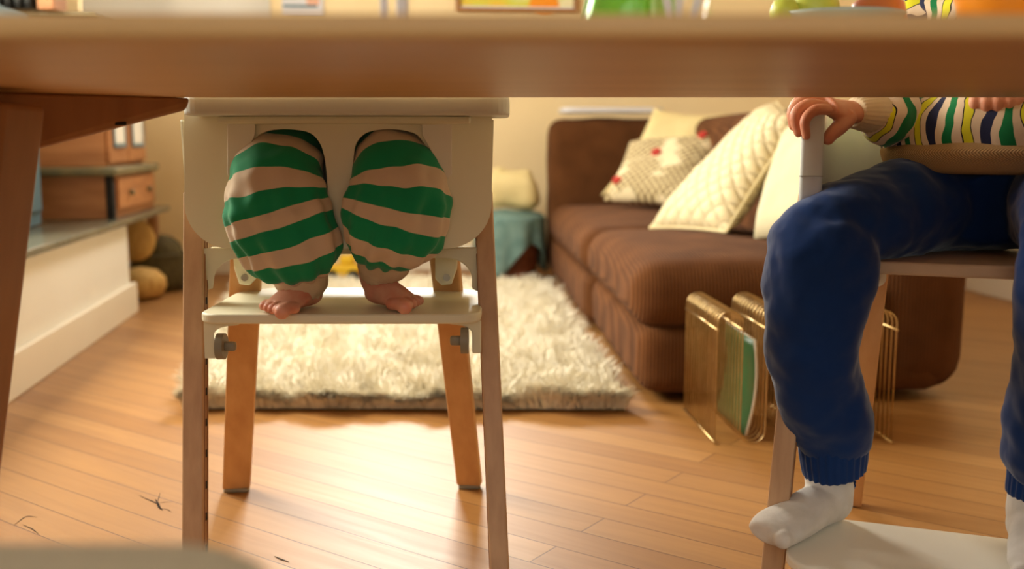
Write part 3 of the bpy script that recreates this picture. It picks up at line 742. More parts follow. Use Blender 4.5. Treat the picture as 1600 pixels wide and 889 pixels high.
# green carafe
d=1.1; p=W(985,20,d); base=V((p.x,d,ZT)); mb=MB()
lathe(mb,base,[(0,0),(.045,0),(.056,.02),(.054,.05),(.044,.09),(.026,.15),(.018,.19),(.022,.21),(.019,.21),(.015,.19),(.023,.15),(.041,.09),(.051,.05),(.052,.02),(.042,.004),(0,.004)],48)
tag(build('green_carafe',mb,M['greenglass']),'green glass carafe with sloping sides on the table below the picture','carafe')
# clear tumbler with napkin
p=W(1062,20,.95); base=V((p.x,.95,ZT)); mb=MB()
lathe(mb,base,[(0,0),(.026,0),(.0315,.13),(.0295,.13),(.024,.008),(0,.008)],40)
tag(build('tumbler',mb,M['pane']),'clear glass tumbler beside the green carafe','glass')
mb=MB(); 
for k,(a,l) in enumerate(((.25,.14),(-.2,.15),(.05,.16))):
    c=base+V((math.cos(k*2)*.005,math.sin(k*2)*.005,.0095)); dx=V((math.sin(a),0,math.cos(a)))
    w=V((.007,0,0)) ; t=V((0,.0008,0)); e=c+dx*l*.98
    hexa(mb,[c-w*.3-t,c+w*.3-t,c+w*.3+t,c-w*.3+t],[e-w-t,e+w-t,e+w+t,e-w+t])
tag(build('paper_napkin',mb,M['laptop'],smooth=False),'folded white paper napkin standing in the clear tumbler','napkin')
# fruit bowl
d=1.22; p=W(1308,26,d); base=V((p.x,d,ZT)); zr=p.z-ZT
M['paleblue']=pm('pale_blue_glaze',srgb(186,200,192),None,8,rough=.25,bump=0)
mb=MB(); lathe(mb,base,[(0,0),(.03,0),(.03,.008),(.05,.02),(.073,zr-.002),(.076,zr+.002),(.071,zr),(.048,.026),(0,.018)],48)
tag(build('fruit_bowl',mb,M['paleblue']),'pale blue shallow bowl of fruit on the table','bowl')
M['pear']=pm('green_pear_skin',srgb(206,208,84),srgb(188,196,70),12,rough=.4,bump=.05,sss=.1)
M['apple']=pm('red_apple_skin',srgb(206,84,54),srgb(190,120,60),10,(1,1,.3),rough=.35,bump=0)
def fruit(name,px,d,z,prof,mat,label,cat):
    p=W(px,15,d); c=V((p.x,d,z)); mb=MB(); lathe(mb,c,prof,32)
    o=build(name,mb,mat); tag(o,label,cat); mb=MB(); h=prof[-1][1]; tube(mb,[c+V((0,0,h-.004)),c+V((.003,0,h+.014))],.0015,6); build('stem',mb,M['tableleg'],o)
zb=ZT+.03
fruit('pear',1270,1.22,zb+.006,[(0,0),(.018,.002),(.030,.018),(.033,.035),(.027,.058),(.017,.078),(.012,.09),(0,.095)],M['pear'],'yellow-green pear standing in the pale blue bowl','pear')
fruit('apple',1372,1.22,zb+.004,[(0,.004),(.014,0),(.028,.012),(.033,.032),(.029,.052),(.014,.062),(0,.056)],M['apple'],'red and yellow apple in the right of the pale blue bowl','apple')
fruit('lime',1226,1.20,zb+.022,[(0,0),(.010,.003),(.016,.014),(.017,.022),(.012,.034),(0,.038)],M['pear'],'small lime at the left rim of the pale blue bowl','lime')
# orange bowl
M['orange']=pm('orange_enamel',srgb(248,156,40),srgb(244,146,34),6,rough=.35,bump=0)
d=1.15; p=W(1566,20,d); base=V((p.x,d,ZT)); mb=MB()
lathe(mb,base,[(0,0),(.042,0),(.046,.07),(.052,.088),(.054,.20),(.051,.20),(.049,.09),(.04,.01),(0,.01)],48)
tag(build('orange_jug',mb,M['orange']),'tall orange enamel beaker on the right of the table','beaker')

# ------------------------------------------------------------------ pictures on the back wall
def upos(px,d=None):   # u where the pixel column meets the back wall
    r=ray(px,20); n=R(0,1); t=(VB)/(r.dot(n)); p=r*t; return p.dot(R(1,0)), (C0+r*t).z
ua,_=upos(712); ub,_=upos(902); zp=1.275
pc=empty('framed_picture',R((ua+ub)/2,VB-.015,zp),'dark-framed picture of yellow and orange fruit on the back wall','picture')
def wl(n,u0,u1,z0,z1,d0,d1,mat,par): return build(n,pr((u0,VB-d1,z0),(u1,VB-d0,z1)),mat,par,smooth=False,mods=[('bevel',.002)])
mb=MB(); box(mb,(ua,VB-.03,zp),(ub,VB-.001,zp+.02),rfn); box(mb,(ua,VB-.03,zp+.43),(ub,VB-.001,zp+.45),rfn)
box(mb,(ua,VB-.03,zp+.02),(ua+.02,VB-.001,zp+.43),rfn); box(mb,(ub-.02,VB-.03,zp+.02),(ub,VB-.001,zp+.43),rfn); build('frame',mb,M['tableleg'],pc,smooth=False)
wl('print',ua+.02,ub-.02,zp+.02,zp+.43,.008,.014,M['picture'],pc)
mb=MB(); uo=ua+(ub-ua)*.72
prism(mb,[(uo+.075*math.cos(a),zp+.045+.06*math.sin(a)) for a in [2*PI*k/24 for k in range(24)]],lambda x,y,k:R(x,VB-.0145-k,y),.002); build('orange_fruit_shape',mb,M['orange'],pc,smooth=False)
mb=MB(); box(mb,(ua+.02,VB-.017,zp+.02),(ub-.02,VB-.014,zp+.032),rfn); build('mat_border',mb,M['laptop'],pc,smooth=False)
ua,_=upos(441); ub,_=upos(506)
pc=empty('small_print',R((ua+ub)/2,VB-.01,1.24),'small white card print with a blue band on the back wall','picture')
wl('card',ua,ub,1.24,1.52,.001,.012,M['laptop'],pc)
wl('blue_band',ua+.005,ub-.03,1.285,1.30,.012,.014,M['blue'],pc)
wl('pink_patch',ub-.08,ub-.02,1.30,1.37,.012,.0135,M['nail'],pc)

# ------------------------------------------------------------------ high chair
HB=1.47
def chairleg(name,tp,bt,w,dp,mat,parent,side,slot=False,ang=0):
    """board leg from top to bottom; w across x, dp along depth"""
    t=V(tp); b=V(bt); mb=MB(); ca,sa=math.cos(ang),math.sin(ang)
    ax=V((ca,sa,0)); ay=V((-sa,ca,0))
    q=lambda c,wx,wy:[c-ax*wx-ay*wy,c+ax*wx-ay*wy,c+ax*wx+ay*wy,c-ax*wx+ay*wy]
    hexa(mb,q(b,w/2,dp/2),q(t,w/2,dp/2))
    o=build(name,mb,mat,parent,smooth=False,mods=[('bevel',.003,3)])
    if slot:
        m2=MB(); s=side
        for off,wd in ((-.006,.0012),(.006,.0012)):
            c0=b+ax*s*(w/2)+ay*off; c1=t+ax*s*(w/2)+ay*off
            hexa(m2,q(c0.lerp(c1,.02),.0012,wd),q(c0.lerp(c1,.93),.0012,wd))
        build('groove',m2,M['tableleg'],o,smooth=False)
        for k in range(9):
            m3=MB(); f=.12+.075*k; c=b.lerp(t,f)+ax*s*(w/2); hexa(m3,q(c-V((0,0,.005)),.0014,.003),q(c+V((0,0,.005)),.0014,.003)); build('peg_hole',m3,M['dark'],o,smooth=False)
    return o
hc=empty('high_chair',V((-.26,1.6,0)),'cream plastic and beech high chair holding the barefoot baby','high chair')
def hline(px0,py0,d0,px1,py1,d1):     # line through two view points, extended to the ground
    a=W(px0,py0,d0); b=W(px1,py1,d1); k=a.z/(a.z-b.z); return a, a.lerp(b,k)
tpL,btL=hline(308,340,1.56,305.5,850,1.41)
tpR,btR=hline(756.5,340,1.56,779,850,1.41)
tpL=tpL+V((0,0,.04)); tpR=tpR+V((-.001,0,.04))
chairleg('front_leg',tpL,btL,.030,.032,M['beechdull'],hc,1,True)
chairleg('front_leg',tpR,btR,.027,.032,M['beechdull'],hc,-1,True)
def rearleg(pa,pb,da,db,w,par,ang):
    a=W(*pa,da); b=W(*pb,db); k=(a.z-.008)/(a.z-b.z); b=a.lerp(b,k)
    chairleg('rear_leg',a,b,w,.024,M['beech'],par,1,ang=ang)
    m=MB(); c=V((b.x,b.y,0)); rbox(m,(c.x-w/2+.002,c.y-.011,0),(c.x+w/2-.002,c.y+.011,.009),.003,3); build('foot_pad',m,M['grey'],par)
rearleg((386,395),(369,778),1.62,1.86,.050,hc,.15)
rearleg((694,395),(735,768),1.62,1.875,.046,hc,-.15)
# front guard plate with two leg openings
def plate_map(px,py,k=0.0):
    d=1.452+.00000085*0
    x=(px-529)/240.0
    d=1.445+.045*x*x+k
    return W(px,py,d)
def plate():
    # grid-based plate with holes cut by outlines: polygon with holes through bmesh fill
    bm=bmesh.new()
    def loop(pts,k):
        vs=[bm.verts.new((x,y,0)) for x,y in pts]; return [bm.edges.new((vs[i],vs[(i+1)%len(vs)])) for i in range(len(vs))]
    outer=rrect(291,172,767,388,(72,72,6,6),14)
    holeL=[]; 
    hl=[(512,372),(513,330),(512,280),(508,245),(500,222),(486,208),(465,203),(440,202),(418,205),(403,214),(390,234),(377,262),(366,292),(358,325),(358,352),(366,370)]
    hr=[(549,372),(549,330),(551,280),(553,245),(557,224),(570,209),(590,203),(615,202),(637,205),(653,212),(667,232),(681,258),(693,285),(699,325),(699,352),(692,370)]
    es=loop(outer,0)+loop([tuple(q[:2]) for q in catmull([list(a)+[0] for a in hl],3)],0)+loop([tuple(q[:2]) for q in catmull([list(a)+[0] for a in hr],3)],0)
    bmesh.ops.triangle_fill(bm,use_beauty=True,edges=es)
    # drop triangles inside the holes
    def inside(p,poly):
        c=False;n=len(poly)
        for i in range(n):
            x1,y1=poly[i];x2,y2=poly[i-1]
            if (y1>p[1])!=(y2>p[1]) and p[0]<(x2-x1)*(p[1]-y1)/(y2-y1)+x1: c=not c
        return c
    kill=[f for f in bm.faces if inside(f.calc_center_median().to_2d(),hl) or inside(f.calc_center_median().to_2d(),hr)]
    bmesh.ops.delete(bm,geom=kill,context='FACES')
    for k in range(40):   # slice so that it can bend
        xx=291+476*(k+.5)/40
        bmesh.ops.bisect_plane(bm,geom=bm.verts[:]+bm.edges[:]+bm.faces[:],plane_co=(xx,0,0),plane_no=(1,0,0))
    mb=MB(); bm.verts.index_update()
    vs=[plate_map(v.co.x,v.co.y) for v in bm.verts]; fs=[tuple(v.index for v in f.verts) for f in bm.faces]; mb.add(vs,fs); bm.free(); return mb
build('front_guard',plate(),M['white'],hc,smooth=False,mods=[('solid',.009,0),('bevel',.0025,3)])
# raised milky bracket panels beside the openings
for xs in ((355,397),(667,706)):
    mb=MB(); y1=278
    if xs[0]<500: out=[(355,176),(400,176),(398,212),(385,240),(368,278),(360,278),(355,272)]
    else: out=[(658,176),(706,176),(706,272),(701,278),(691,278),(676,240),(660,212)]
    prism(mb,out,lambda x,y,k:plate_map(x,y,-.0125+k),.008); build('side_panel',mb,M['translu'],hc,smooth=False,mods=[('bevel',.001)])
# bucket behind the guard: wrap-round wall, floor
def bucket():
    mb=MB(); 
    c0=W(291,300,1.49); c1=W(767,300,1.49); xl,xr=c0.x,c1.x; cx=(xl+xr)/2; hw=(xr-xl)/2
    z0,z1=.505,.68; vs=[];fs=[];N=40
    for j,(z,s) in enumerate(((z0,.80),(z0+.01,.88),(z0+.03,.95),(z0+.06,.985),(z1-.004,1.0),(z1,1.0))):
        for i in range(N+1):
            a=PI*i/N; x=cx-hw*s*math.copysign(abs(math.cos(a))**.7,math.cos(a)); y=1.49+.27*s*abs(math.sin(a))**.7
            vs.append(V((x,y,z)))
    for j in range(5):
        for i in range(N): a=j*(N+1)+i; fs.append((a,a+1,a+N+2,a+N+1))
    fs.append(tuple(range(N,-1,-1)))
    mb.add(vs,fs); return mb
build('seat_shell',bucket(),M['white'],hc,mods=[('solid',.008,0)])
mb=MB()
def brk(a): return rrect(*a)
# high backrest behind baby
cx=(W(291,300,1.49).x+W(767,300,1.49).x)/2
vs=[];fs=[];N=24
for j in range(9):
    f=j/8; z=.66+.17*f; w=.19-.03*f*f
    for i in range(N+1):
        t=i/N*2-1; vs.append(V((cx+w*t,1.765+.06*f-.05*t*t,z)))
for j in range(8):
    for i in range(N): a=j*(N+1)+i; fs.append((a,a+1,a+N+2,a+N+1))
mb.add(vs,fs); build('backrest',mb,M['white'],hc,mods=[('solid',.012,0)])
# tray
mb=MB(); t0=W(292,178,1.43); t1=W(796,178,1.41)
out=rrect(t0.x,1.392,t1.x,1.60,(.03,.03,.03,.03),6)
prism(mb,out,lambda x,y,k:V((x,y,t1.z-.002+k)),.026); tr=build('tray',mb,M['whitecool'],hc,smooth=False,mods=[('bevel',.005,3)])
mb=MB(); rbox(mb,(t0.x+.04,1.43,t1.z-.014),(t1.x-.055,1.57,t1.z-.001),.005,3); build('tray_rail',mb,M['white'],hc)
# crossbar and gussets under the seat
def pp(pts,d,th,name,mat,par,bv=.002):
    mb=MB(); prism(mb,pts,lambda x,y,k:W(x,y,d+k),th); return build(name,mb,mat,par,smooth=False,mods=[('bevel',bv,2)])
def arcpts(cx,cy,rx,ry,a0,a1,n=10): return [(cx+rx*math.cos(math.radians(a0+(a1-a0)*k/n)),cy+ry*math.sin(math.radians(a0+(a1-a0)*k/n))) for k in range(n+1)]
gl=[(318,388),(400,388),(400,403),(372,403)]+arcpts(372,440,38,36,-90,-170)+[(333,450),(318,456)]
gr=[(747,386),(747,456),(737,450)]+arcpts(700,440,38,36,-10,-90)+[(672,403),(668,388)]
pp(gl,1.525,.02,'seat_bracket',M['white'],hc); pp(gr,1.525,.02,'seat_bracket',M['white'],hc)
pp([(330,386),(735,386),(735,397),(330,397)],1.56,.16,'seat_frame',M['white'],hc)
for sx,x in ((1,386),(-1,694)):
    pts=[(x-22*sx,398),(x+14*sx,398),(x+14*sx,436),(x+4*sx,446),(x-12*sx,444),(x-20*sx,420)]
    if sx<0: pts=pts[::-1]
    b=pp(pts,1.60,.012,'hinge_plate',M['white'],hc)
    c=W(x-4*sx,434,1.598); mb=MB(); tube(mb,[c,c+V((0,.006,0))],.0055,16,(1,0,0)); sharp(build('screw',mb,M['screw'],b))
# footplate
zf=.4085
fa=G(312,488,zf); fb=G(752,484,zf); fy0=G(530,491,zf).y; fy1=G(530,449,zf).y
mb=MB(); out=rrect(fa.x,fy0,fb.x,fy1,(.075,.075,.03,.03),12)
prism(mb,out,lambda x,y,k:V((x,y,zf-.0145+k)),.0145); build('footplate',mb,M['white'],hc,smooth=False,mods=[('bevel',.004,4)])
print('footplate',fa,fb,fy0,fy1)
gl=[(318,503),(378,503),(372,508),(352,510)]+arcpts(358,524,24,14,-100,-170,6)+[(337,560),(320,560)]
gr=[(752,500),(752,552),(738,552)]+arcpts(712,522,26,14,-10,-80,6)+[(700,506),(690,502)]
for g,x,s in ((gl,350,1),(gr,722,-1)):
    pp(g,1.455,.018,'foot_bracket',M['white'],hc)
    c=W(x-10*s,541 if s>0 else 532,1.46); k=MB()
    tube(k,[c,c+V((.011*s,0,0))],.019,24,(0,1,0)); kn=sharp(build('knob',k,M['grey'],hc))
    k=MB(); rbox(k,(min(c.x+.009*s,c.x+.027*s),c.y-.006,c.z-.007),(max(c.x+.009*s,c.x+.027*s),c.y+.006,c.z+.007),.004,3); build('knob_grip',k,M['grey'],kn)

# ------------------------------------------------------------------ baby
by=empty('baby',V((-.26,1.62,.51)),'baby in green and beige striped leggings, barefoot, sitting in the high chair','person')
mb=MB()
hipL=V((-.315,1.62,.575)); hipR=V((-.205,1.62,.575)); 
loft(mb,[(-.26,1.63,.545,.075,.06),(-.26,1.65,.62,.08,.065),(-.26,1.685,.70,.075,.055),(-.26,1.715,.755,.045,.04),(-.26,1.73,.765,.03,.03)],6,24)
ball(mb,(-.26,1.735,.775),(.062,.066,.066),24,16)
ball(mb,(-.26,1.67,.77),(.008,.010,.008),8,6)
for s in (-1,1): ball(mb,(-.26+s*.063,1.74,.77),(.008,.014,.017),8,6)
for s in (-1,1):
    tube(mb,[(-.26+s*.06,1.70,.735),(-.26+s*.10,1.64,.69),(-.26+s*.075,1.57,.665),(-.26+s*.06,1.545,.66)],[.026,.022,.018,.014],12,n=4)
    for k in range(5):
        a=(k-2)*.35; b0=V((-.26+s*.06,1.545,.66)); e=b0+V((math.sin(a)*.02,-.022 if k else -.012,-.004)); tube(mb,[b0,e],[.006,.004],8,n=2)
# legs inside the leggings
legs={'L':[W(470,232,1.60),W(435,262,1.47),W(440,330,1.44),W(462,412,1.47)],'R':[W(590,232,1.60),W(618,262,1.47),W(615,330,1.44),W(600,400,1.47)]}
hips={'L':V((-.30,1.63,.575)),'R':V((-.22,1.63,.575))}
for k in 'LR':
    l=legs[k]; tube(mb,[hips[k],l[0],l[1],l[2],l[3]],[.04,.04,.042,.036,.026],16,n=4)
def babyfoot(ank,heel,toe,side,splay=1.0,cz=.0):
    """heel, toe: points on the plate; side=+1 if the big toe is toward +x"""
    f=(toe-heel); L=f.length; f.normalize(); s=V((f.y,-f.x,0)); up=V((0,0,1))
    loft(mb,[(*ank,.022,.022),(*(ank.lerp(heel,.5)+up*.012),.022,.023),(*(heel+f*.018+up*.019),.019,.019)],4,20)
    loft(mb,[(*(heel+up*.016-f*.002),.012,.012),(*(heel+f*.015+up*.019),.021,.018),(*(heel+f*L*.35+up*.022),.021,.021),(*(heel+f*L*.6+up*.018),.026,.017),(*(heel+f*L*.82+up*.012),.029,.0115),(*(heel+f*L*.93+up*.010),.026,.009)],5,24,ref=s)
    loft(mb,[(*ank,.021,.021),(*(ank.lerp(heel+f*L*.35+up*.02,.6)),.021,.021),(*(heel+f*L*.55+up*.018),.02,.015)],4,20)
    for k in range(5):
        w=(.027-.0135*k)*side*1.0; r=[.0105,.0078,.0072,.0068,.0064][k]; ln=[.032,.026,.023,.019,.015][k]
        b=heel+f*L*(.88-.03*k)+s*w+up*.010; m=b+f*ln*.6+up*.002; e=b+f*ln+up*(-.001)
        tube(mb,[b,m,e],[r*.8,r*.92,r],12,n=3); ball(mb,e,r*1.05,12,8)
zt2=zf
fL=(W(480,430,1.495),G(487,481,zf),G(432,490,zf))
fL=(W(474,432,1.505),V((G(489,480,zf).x,1.505,zf)),V((W(432,480,1.425).x,1.418,zf)))
babyfoot(fL[0],fL[1],fL[2],-1)
fR=(W(589,414,1.515),V((W(578,470,1.50).x,1.515,zf)),V((W(636,470,1.45).x,1.462,zf)))
babyfoot(fR[0],fR[1],fR[2],1)
body=build('body',mb,M['babyskin'],by,mods=[('remesh',.0015),('smooth',2)])
# hair, bodysuit
M['eyedark']=pm('dark_eye',srgb(60,44,36),None,9,rough=.2,bump=0)
for s_ in (-1,1):
    mb=MB(); ball(mb,(-.26+s_*.022,1.674,.783),(.006,.004,.006),12,8); build('eye',mb,M['eyedark'],by)
mb=MB(); ball(mb,(-.26,1.742,.78),(.065,.066,.066),24,16); hr=build('hair',mb,M['hair'],by)
bm=bmesh.new(); bm.from_mesh(hr.data); o_=origin(by)
bmesh.ops.delete(bm,geom=[v for v in bm.verts if (v.co+o_).z<.78 and (v.co+o_).y<1.74 or (v.co+o_).z<.755],context='VERTS'); bm.to_mesh(hr.data); bm.free()
M['bodysuit']=pm('blue_grey_bodysuit',srgb(92,112,118),srgb(80,98,106),12,rough=.9)
mb=MB(); 
def wrk(q,T,a): return .006*noise.noise(q*30)+.004*noise.noise(q*70)
loft(mb,[(-.26,1.625,.54,.10,.085),(-.26,1.645,.62,.10,.085),(-.26,1.68,.69,.088,.07),(-.26,1.705,.735,.06,.05)],6,40,disp=wrk)
for s in (-1,1): loft(mb,[(-.26+s*.05,1.70,.73,.034,.034),(-.26+s*.10,1.64,.69,.030,.030),(-.26+s*.075,1.575,.667,.023,.023)],6,24,disp=wrk)
build('bodysuit',mb,M['bodysuit'],by)
# harness straps
mb=MB()
for s in (-1,1):
    mb=MB(); loft(mb,[(-.26+s*.05,1.605,.70,.012,.003),(-.26+s*.045,1.56,.66,.012,.003),(-.26+s*.02,1.535,.60,.012,.003),(-.26,1.51,.56,.012,.003)],6,12); build('harness_strap',mb,M['sock'],hc)
# leggings
def legdisp(seed):
    def f(q,T,a):
        w=.008*noise.noise(V((q.x*16,q.y*14,q.z*11+seed)))+.0045*noise.noise(V((q.x*26,q.y*26,q.z*50))+V((seed,0,0)))-.004*abs(noise.noise(V((q.x*22,q.y*22,q.z*30+seed))))
        end=max(0,(T-.24)/.06)
        return w+ .003*math.sin(a*11+seed)*min(1,end)
    return f
def Wk(px,py,d,rx,ry): p=W(px,py,d); return (p.x,p.y,p.z,rx,ry)
def Lk(px,py,d,hw,ry): p=W(px,py,d); return (p.x,p.y,p.z,hw*d/FPX,ry)
LG=[Lk(462,234,1.60,50,.045),Lk(450,240,1.52,56,.047),Lk(436,260,1.468,68,.048),Lk(430,290,1.446,78,.050),Lk(433,322,1.438,82,.050),Lk(442,352,1.436,83,.048),Lk(452,380,1.438,81,.046),Lk(461,403,1.444,74,.042),Lk(467,416,1.452,58,.034),Lk(469,421,1.458,34,.024)]
RG=[Lk(596,234,1.60,48,.045),Lk(604,240,1.52,54,.047),Lk(618,260,1.468,66,.048),Lk(625,290,1.446,79,.050),Lk(624,316,1.438,83,.050),Lk(619,342,1.436,82,.047),Lk(611,366,1.438,76,.044),Lk(603,385,1.444,66,.039),Lk(598,396,1.452,50,.031),Lk(597,399,1.458,32,.022)]
mb=MB(); loft(mb,[(-.315,1.66,.575,.055,.06)]+LG,9,72,disp=legdisp(1)); build('leggings_leg',mb,M['babyst'],by)
mb=MB(); loft(mb,[(-.205,1.66,.575,.055,.06)]+RG,9,72,disp=legdisp(5)); build('leggings_leg',mb,M['babyst'],by)
cuffd=lambda q,T,a:.0012*math.sin(a*20)+.002*noise.noise(q*60)
mb=MB(); loft(mb,[Lk(466,416,1.462,42,.032),Lk(469,430,1.470,44,.034),Lk(473,444,1.486,39,.031),Lk(474,451,1.490,35,.028),Lk(474,452,1.491,26,.02)],6,48,disp=cuffd); build('ankle_cuff',mb,M['rib'],by)
mb=MB(); loft(mb,[Lk(604,384,1.468,42,.032),Lk(602,400,1.480,44,.033),Lk(596,418,1.496,38,.031),Lk(594,425,1.500,34,.028),Lk(594,426,1.501,25,.02)],6,48,disp=cuffd); build('ankle_cuff',mb,M['rib'],by)

# ------------------------------------------------------------------ second chair
CA=math.radians(20); CR=V((math.cos(CA),-math.sin(CA),0)); CB=V((math.sin(CA),math.cos(CA),0))
FLt=W(1266,330,1.42); WD=.46
la=W(1266,300,1.468); lb=W(1208,880,1.405); FLb=la.lerp(lb,la.z/(la.z-lb.z)); FLl=la
jc=empty('junior_chair',FLb+CR*.23+CB*.2,'beech and white chair with low footplate that the older child sits on','chair')
off=lambda s,b,z=0:CR*s+CB*b+V((0,0,z))
chairleg('front_leg',FLl,FLb,.030,.036,M['beechdull'],jc,1,True,ang=-CA)
chairleg('front_leg',FLl+CR*(WD-.04),FLb+CR*WD,.030,.036,M['beechdull'],jc,-1,True,ang=-CA)
RLt=W(1368,418,1.60); r2=W(1344,640,1.70); RLb=RLt.lerp(r2,RLt.z/(RLt.z-r2.z))
chairleg('rear_leg',RLt,RLb,.040,.024,M['beech'],jc,1,ang=-CA)
chairleg('rear_leg',RLt+CR*(WD-.12),RLb+CR*(WD-.08),.040,.024,M['beech'],jc,1,ang=-CA)
c=W(1370,434,1.572); mb=MB(); tube(mb,[c,c+CB*.02],.014,20,(1,0,0)); hp_=sharp(build('hinge_plate',mb,M['white'],jc))
mb=MB(); tube(mb,[c-CB*.003,c+CB*.002],.005,16,(1,0,0)); build('screw',mb,M['screw'],hp_)
# seat
F0=V((FLt.x,FLt.y,0))
zs=.487
mb=MB(); sw0=.035; out=rrect(sw0,-.0,WD-.05,.30,(.05,.05,.02,.02),8)
prism(mb,out,lambda x,y,k:F0+off(x,y+.0,zs-.018+k),.018); build('seat',mb,M['beechh'],jc,smooth=False,mods=[('bevel',.004,3)])
# backrest: wraps round from the front left to the front right
path=[(0,-.012),(-.004,.05),(.0,.13),(.018,.22),(.06,.30),(.14,.345),(.21,.355),(.28,.345),(.36,.30),(.40,.22),(.42,.13),(.424,.05),(.42,-.012)]
pth=catmull([list(p)+[0] for p in path],5); vs=[];fs=[]
z0,z1=.556,.689; n=len(pth)
for x,y,_ in pth:
    back=max(0,(y-.05)/.3)
    for j in range(7):
        z=z0-.0*back+(z1-z0)*j/6
        vs.append(F0+off(x,y,z))
for i in range(n-1):
    for j in range(6): a=i*7+j; fs.append((a,a+1,a+8,a+7))
mb=MB(); mb.add(vs,fs); build('backrest',mb,M['whitecool'],jc,mods=[('solid',.030,0),('bevel',.005,3)])
mb=MB(); 
for (x,y,_),(x2,y2,_) in zip(pth[:24],pth[1:25]):
    pass
box(mb,(-.0158,-.0158,.6017),(.0158,-.012,.6025),lambda p:F0+off(p.x,p.y-.0,p.z)); build('joint_line',mb,M['grey'],jc,smooth=False)
# footplate
zp2=.10
q=G(1222,884,zp2); FP=V((q.x,q.y,0))
mb=MB(); out=rrect(0,0,.42,.205,(.03,.03,.06,.06),10)
prism(mb,out,lambda x,y,k:FP+off(x,y,zp2-.015+k),.015); build('footplate',mb,M['white2'],jc,smooth=False,mods=[('bevel',.004,3)])
mb=MB(); box(mb,(.015,.05,zp2-.05),(.03,.16,zp2-.0155),lambda p:FP+off(p.x,p.y,p.z)); build('foot_bracket',mb,M['white'],jc,smooth=False); mb=MB(); box(mb,(.39,.05,zp2-.05),(.405,.16,zp2-.0155),lambda p:FP+off(p.x,p.y,p.z)); build('foot_bracket',mb,M['white'],jc,smooth=False)
print('FLt',FLt,'RL',RLt,RLb,'FP',FP)

# ------------------------------------------------------------------ older child
ch=empty('child',V((.72,1.52,.49)),'seated child in navy sweatpants, white socks and colourful striped top gripping the chair back','person')
mb=MB()
hR=V((.65,1.55,.565)); kR=V((.40,1.39,.51)); aR=V((.465,1.455,.175))
hL=V((.80,1.51,.565)); kL=V((.70,1.26,.525)); aL=V((.715,1.35,.175))
tc=V((.745,1.56,0))
loft(mb,[(.73,1.55,.55,.10,.075),(.74,1.56,.62,.10,.075),(.75,1.57,.72,.095,.07),(.765,1.58,.82,.11,.07),(.775,1.585,.89,.10,.06),(.78,1.585,.925,.045,.045),(.78,1.58,.97,.038,.038)],5,32,ref=CR)
# head
hdc=V((.775,1.56,1.055))
loft(mb,[(*(hdc+V((0,-.015,-.10))),.02,.02),(*(hdc+V((0,-.01,-.08))),.05,.055),(*(hdc+V((0,0,-.04))),.064,.075),(*(hdc+V((0,.005,.01))),.070,.086),(*(hdc+V((0,.005,.055))),.066,.082),(*(hdc+V((0,.005,.09))),.035,.045),(*(hdc+V((0,.005,.098))),.01,.01)],5,32)
ball(mb,hdc+V((-.02,-.083,-.02)),(.010,.014,.012),12,8)
for s in (-1,1): ball(mb,hdc+V((s*.07,.01,-.015)),(.008,.017,.026),12,8)
for s in (-1,1): ball(mb,hdc+V((s*.012-.015,-.074,-.052)),(.014,.006,.005),12,8)
for h,k,a in ((hR,kR,aR),(hL,kL,aL)):
    tube(mb,[h,h.lerp(k,.5),k,k.lerp(a,.35),k.lerp(a,.75),a],[.06,.05,.034,.036,.03,.028],16,n=4)
# feet (inside socks)
def foot(m,heel,toe,ank,g=0.0,toes=True):
    f=toe-heel; L=f.length; f.normalize(); s=V((f.y,-f.x,0)); up=V((0,0,1))
    loft(m,[(*(ank+up*.03),.029+g,.031+g),(*ank,.028+g,.031+g),(*(heel+f*.03+up*.045),.028+g,.032+g),(*(heel+f*.026+up*.028),.025+g,.026+g)],4,24,ref=s)
    loft(m,[(*(heel+up*(.024)),.014+g,.014+g),(*(heel+f*.02+up*(.028)),.026+g,.026+g),(*(heel+f*L*.36+up*(.028)),.027+g,.0255+g),(*(heel+f*L*.6+up*(.022)),.033+g,.0195+g),(*(heel+f*L*.82+up*(.018)),.036+g,.0165+g),(*(heel+f*L*.96+up*(.0145)),.030+g,.0125+g),(*(heel+f*L+up*(.0135)),.02+g,.008+g)],5,28,ref=s)
    loft(m,[(*(ank+up*-.018),.020+g,.021+g),(*(ank.lerp(heel+f*L*.45+up*.010,.65)),.019+g,.020+g),(*(heel+f*L*.62+up*.019),.026+g,.015+g)],4,20)
    for k in range(5):
        w=(.026-.0135*k)*toes; r=[.0100,.009,.0085,.008,.0075][k]+g*.6
        e=heel+f*(L*(.985-.028*k)+.0)+s*w+up*(r+.001); b=heel+f*L*.8+s*w*.9+up*.014; tube(m,[b,e],[r,r],12,n=2); ball(m,e,r*1.02,12,8)
heelR=V((.487,1.455,zp2+.001)); toeR=V((.349,1.345,zp2+.001)); ankR=V((.463,1.452,.175))
heelL=V((.72,1.37,zp2+.001)); toeL=V((.662,1.205,zp2+.001)); ankL=V((.715,1.35,.175))
foot(mb,heelR+V((0,0,.003)),toeR+V((0,0,.003)),ankR,toes=-1); foot(mb,heelL+V((0,0,.003)),toeL+V((0,0,.003)),ankL,toes=1)
# arms
shR=V((.665,1.62,.885)); elR=V((.655,1.615,.705)); wrR=W(1345,176,1.475)
shL=V((.885,1.54,.885)); elL=V((.93,1.43,.74)); wrL=V((.745,1.43,.728))
tube(mb,[shR,shR.lerp(elR,.5),elR],[.038,.034,.028],16,n=4); tube(mb,[elR,elR.lerp(wrR,.4),wrR],[.028,.027,.020],16,n=4)
tube(mb,[shL,shL.lerp(elL,.5),elL],[.038,.034,.028],16,n=4); tube(mb,[elL,elL.lerp(wrL,.4),wrL],[.028,.027,.020],16,n=4)
